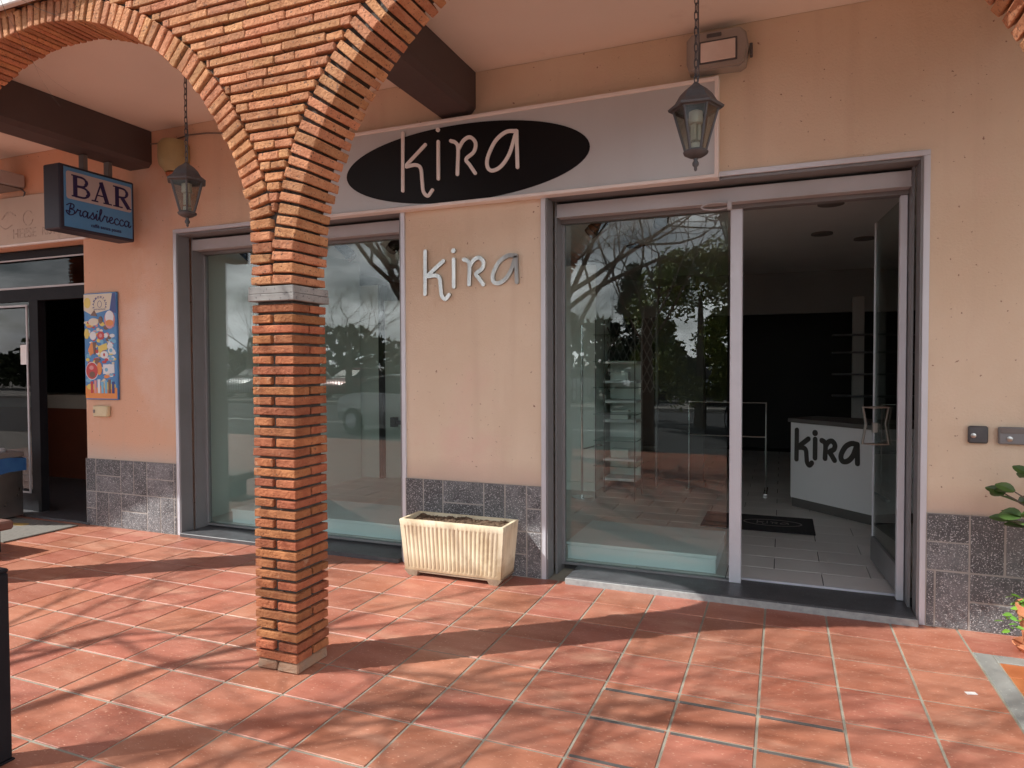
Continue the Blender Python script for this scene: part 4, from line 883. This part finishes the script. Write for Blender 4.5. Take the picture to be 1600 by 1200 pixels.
T3 = bare_tree((-19, -20.5, -.15), 7.5, 'leafless tree reflected low in the left display window', 21, .15)
for q, (x, y, a, lb) in enumerate(((-27, -23.0, 1.3, 'leafless tree reflected beyond the first in the left display window'), (-9.5, -27.0, 2.4, 'leafless tree reflected behind the dark conifer'))):
    dup(T3, (x, y, -.15), a, lb, 'bare trees across the street')
def leafy(name, loc, label, M, h, rx, n, seed, base=.8, cone=False, lw=.10):
    rnd = random.Random(seed); o = thing(name, label, 'tree', loc, 0, 'evergreen trees across the street')
    tr = MB(); tr.tube([(0, 0, -.1), (.03, .02, h*.3), (0, 0, h*.75)], [.17, .13, .05], 8); tr.build('trunk', m_bark, o); f = MB(); cl = []
    for k in range(70 if not cone else 90):
        t_ = rnd.random(); a = rnd.uniform(0, 2*PI)
        z = base+(h-base)*t_; R0 = rx*((1-t_)**.8*1.0+.05 if cone else math.sin(PI*min(.12+t_*.86, 1))**.6); rr_ = R0*math.sqrt(rnd.uniform(.25, 1)); cl.append((Vector((rr_*math.cos(a), rr_*math.sin(a), z)), rnd.uniform(.25, .6)*(.7 if cone else 1)*rx/1.8))
    for k in range(n):
        c_, s_ = rnd.choice(cl); d = Vector((rnd.gauss(0, 1), rnd.gauss(0, 1), rnd.gauss(0, 1))).normalized()*s_*rnd.random()**.4; p_ = c_+d
        if p_.z < .3: continue
        u1 = Vector((rnd.gauss(0, 1), rnd.gauss(0, 1), rnd.gauss(0, .6))).normalized(); u2 = u1.orthogonal().normalized(); l_ = rnd.uniform(.5, 1)*lw
        f.add([p_-u1*l_, p_+u2*l_*.45, p_+u1*l_, p_-u2*l_*.45], [(0, 1, 2, 3)])
    f.build('crown', M, o, recalc=False); return o
m_ever = mat('evergreen_leaf', (.15, .19, .035), (.24, .27, .06), 2, 4, .6, isl=.35); m_hedge = mat('hedge_leaf', (.035, .055, .02), (.09, .11, .05), .5, 6, .7, isl=.4); m_conif = mat('conifer_leaf', (.018, .035, .018), (.03, .05, .025), 2, 4, .7, isl=.3)
leafy('evergreen_tree', (-2.9, -13.2, -.15), 'broad olive green tree reflected in the pane beside the entrance', m_ever, 4.6, 1.75, 15000, 4, .9)
leafy('conifer_tree', (-4.9, -14.5, -.15), 'dark narrow conifer reflected left of the olive green tree', m_conif, 4.4, 1.1, 9000, 6, .3, True)
h_ = MB(); rnd = random.Random(9)
for k in range(16000):
    x = rnd.uniform(-70, 40); z = rnd.random()**.6*(3.0+2.6*noise.noise(Vector((x*.13, 0, 0)))+1.3*noise.noise(Vector((x*.55, 7, 0)))); p_ = Vector((x, -30+rnd.uniform(-1.5, 1.5), z)); u1 = Vector((rnd.gauss(0, 1), rnd.gauss(0, 1), rnd.gauss(0, 1))).normalized(); u2 = u1.orthogonal().normalized(); h_.add([p_-u1*.34, p_+u2*.2, p_+u1*.34, p_-u2*.2], [(0, 1, 2, 3)])
tag(h_.build('far_hedge', m_hedge, None, recalc=False), 'dark continuous hedge along the far side of the street', 'hedge', None, 'stuff')
# iron fence
FE = thing('iron_fence', 'dark iron railing fence in front of the parked cars across the street', 'fence', (0, -20.2, -.02))
f = MB()
for k in range(400): x = -38+k*.15; f.box(x-.011, x+.011, -.011, .011, .05, 1.15)
tag(f.build('bars', m_blackmetal, FE), kind='stuff'); f = MB(); f.box(-38, 22, -.02, .02, .12, .16); f.box(-38, 22, -.02, .02, 1.05, 1.09); f.build('rail', m_blackmetal, FE)
# cars
def car(label, loc, rz, colr):
    o = thing('parked_car', label, 'car', loc, rz, 'parked cars reflected in the glass')
    Mp = mat('car_paint', colr, None, rough=.3, metal=.2, spec=.6)
    sec = [(-2.05, .45, .62, .62), (-2.0, .30, .84, .72), (-1.5, .24, .95, .82), (-1.0, .22, 1.0, .84), (0, .22, .98, .85), (.9, .22, .96, .85), (1.4, .24, .90, .83), (1.95, .30, .72, .74), (2.08, .42, .60, .62)]
    R = []
    for x, z0, z1, hw_ in sec:
        zs = z0+(z1-z0)*.55; R.append([(x, -hw_*.93, z0), (x, -hw_, zs), (x, -hw_*.90, z1), (x, 0, z1+.03), (x, hw_*.90, z1), (x, hw_, zs), (x, hw_*.93, z0), (x, 0, z0)])
    f = MB(); f.rings(R); f.build('body', Mp, o, 35)
    f = MB(); g2 = [(-1.55, .98, .70), (-1.05, 1.36, .60), (-.3, 1.44, .60), (.45, 1.40, .60), (1.15, .98, .70)]
    Rr = [[(x, -hw_, z-.02) if False else (x, -hw_, .97), (x, -hw_*.88, max(z-.04, .975)), (x, hw_*.88, max(z-.04, .975)), (x, hw_, .97)] for x, z, hw_ in g2]; f.rings(Rr); f.build('window', m_black, o, 20)
    f = MB(); f.rings([[(x, -.53, z), (x, -.53, z+.03), (x, .53, z+.03), (x, .53, z)] for x, z in ((-1.05, 1.32), (-.3, 1.405), (.45, 1.365))]); f.build('roof', Mp, o, 20)
    for sx_ in (-1.28, 1.28):
        for sy_ in (-.78, .78):
            f = MB(); f.lathe((sx_, sy_, .31), [(.31, -.1), (.31, .1)], 24, True, 'y'); wv = f.build('wheel', m_rubber, o, 40); f = MB(); f.lathe((sx_, sy_*1.02, .31), [(.19, -.09), (.19, .095)], 16, True, 'y'); f.build('rim', m_alu, wv, 40)
    for sy_ in (-.55, .55): f = MB(); f.cbox(1.96, 2.05, sy_-.14, sy_+.14, .56, .68, .02); f.build('headlight', m_bulb, o)
    return o
car('white car parked close outside and reflected in the left display window', (-9.2, -9.4, -.15), .25, (.40, .41, .42))
car('white car parked at the kerb and reflected beside the entrance post', (-.9, -11.2, -.15), 1.25, (.74, .75, .76))
for lb, x, c_ in (('silver car behind the fence reflected at the left of the entrance pane', -9.5, (.45, .46, .48)), ('white car behind the fence reflected behind the dark conifer', -6.3, (.7, .7, .7)), ('grey car behind the fence reflected below the olive green tree', -3.2, (.20, .21, .23)), ('silver blue car behind the fence reflected next to the entrance post', -.2, (.30, .34, .40)), ('dark red car behind the fence reflected in the left window', -20, (.22, .03, .03)), ('white car behind the fence far left reflected in the left window', -26, (.7, .71, .72))):
    car(lb, (x, -22.6, -.02), 1.57+random.uniform(-.1, .1), c_)
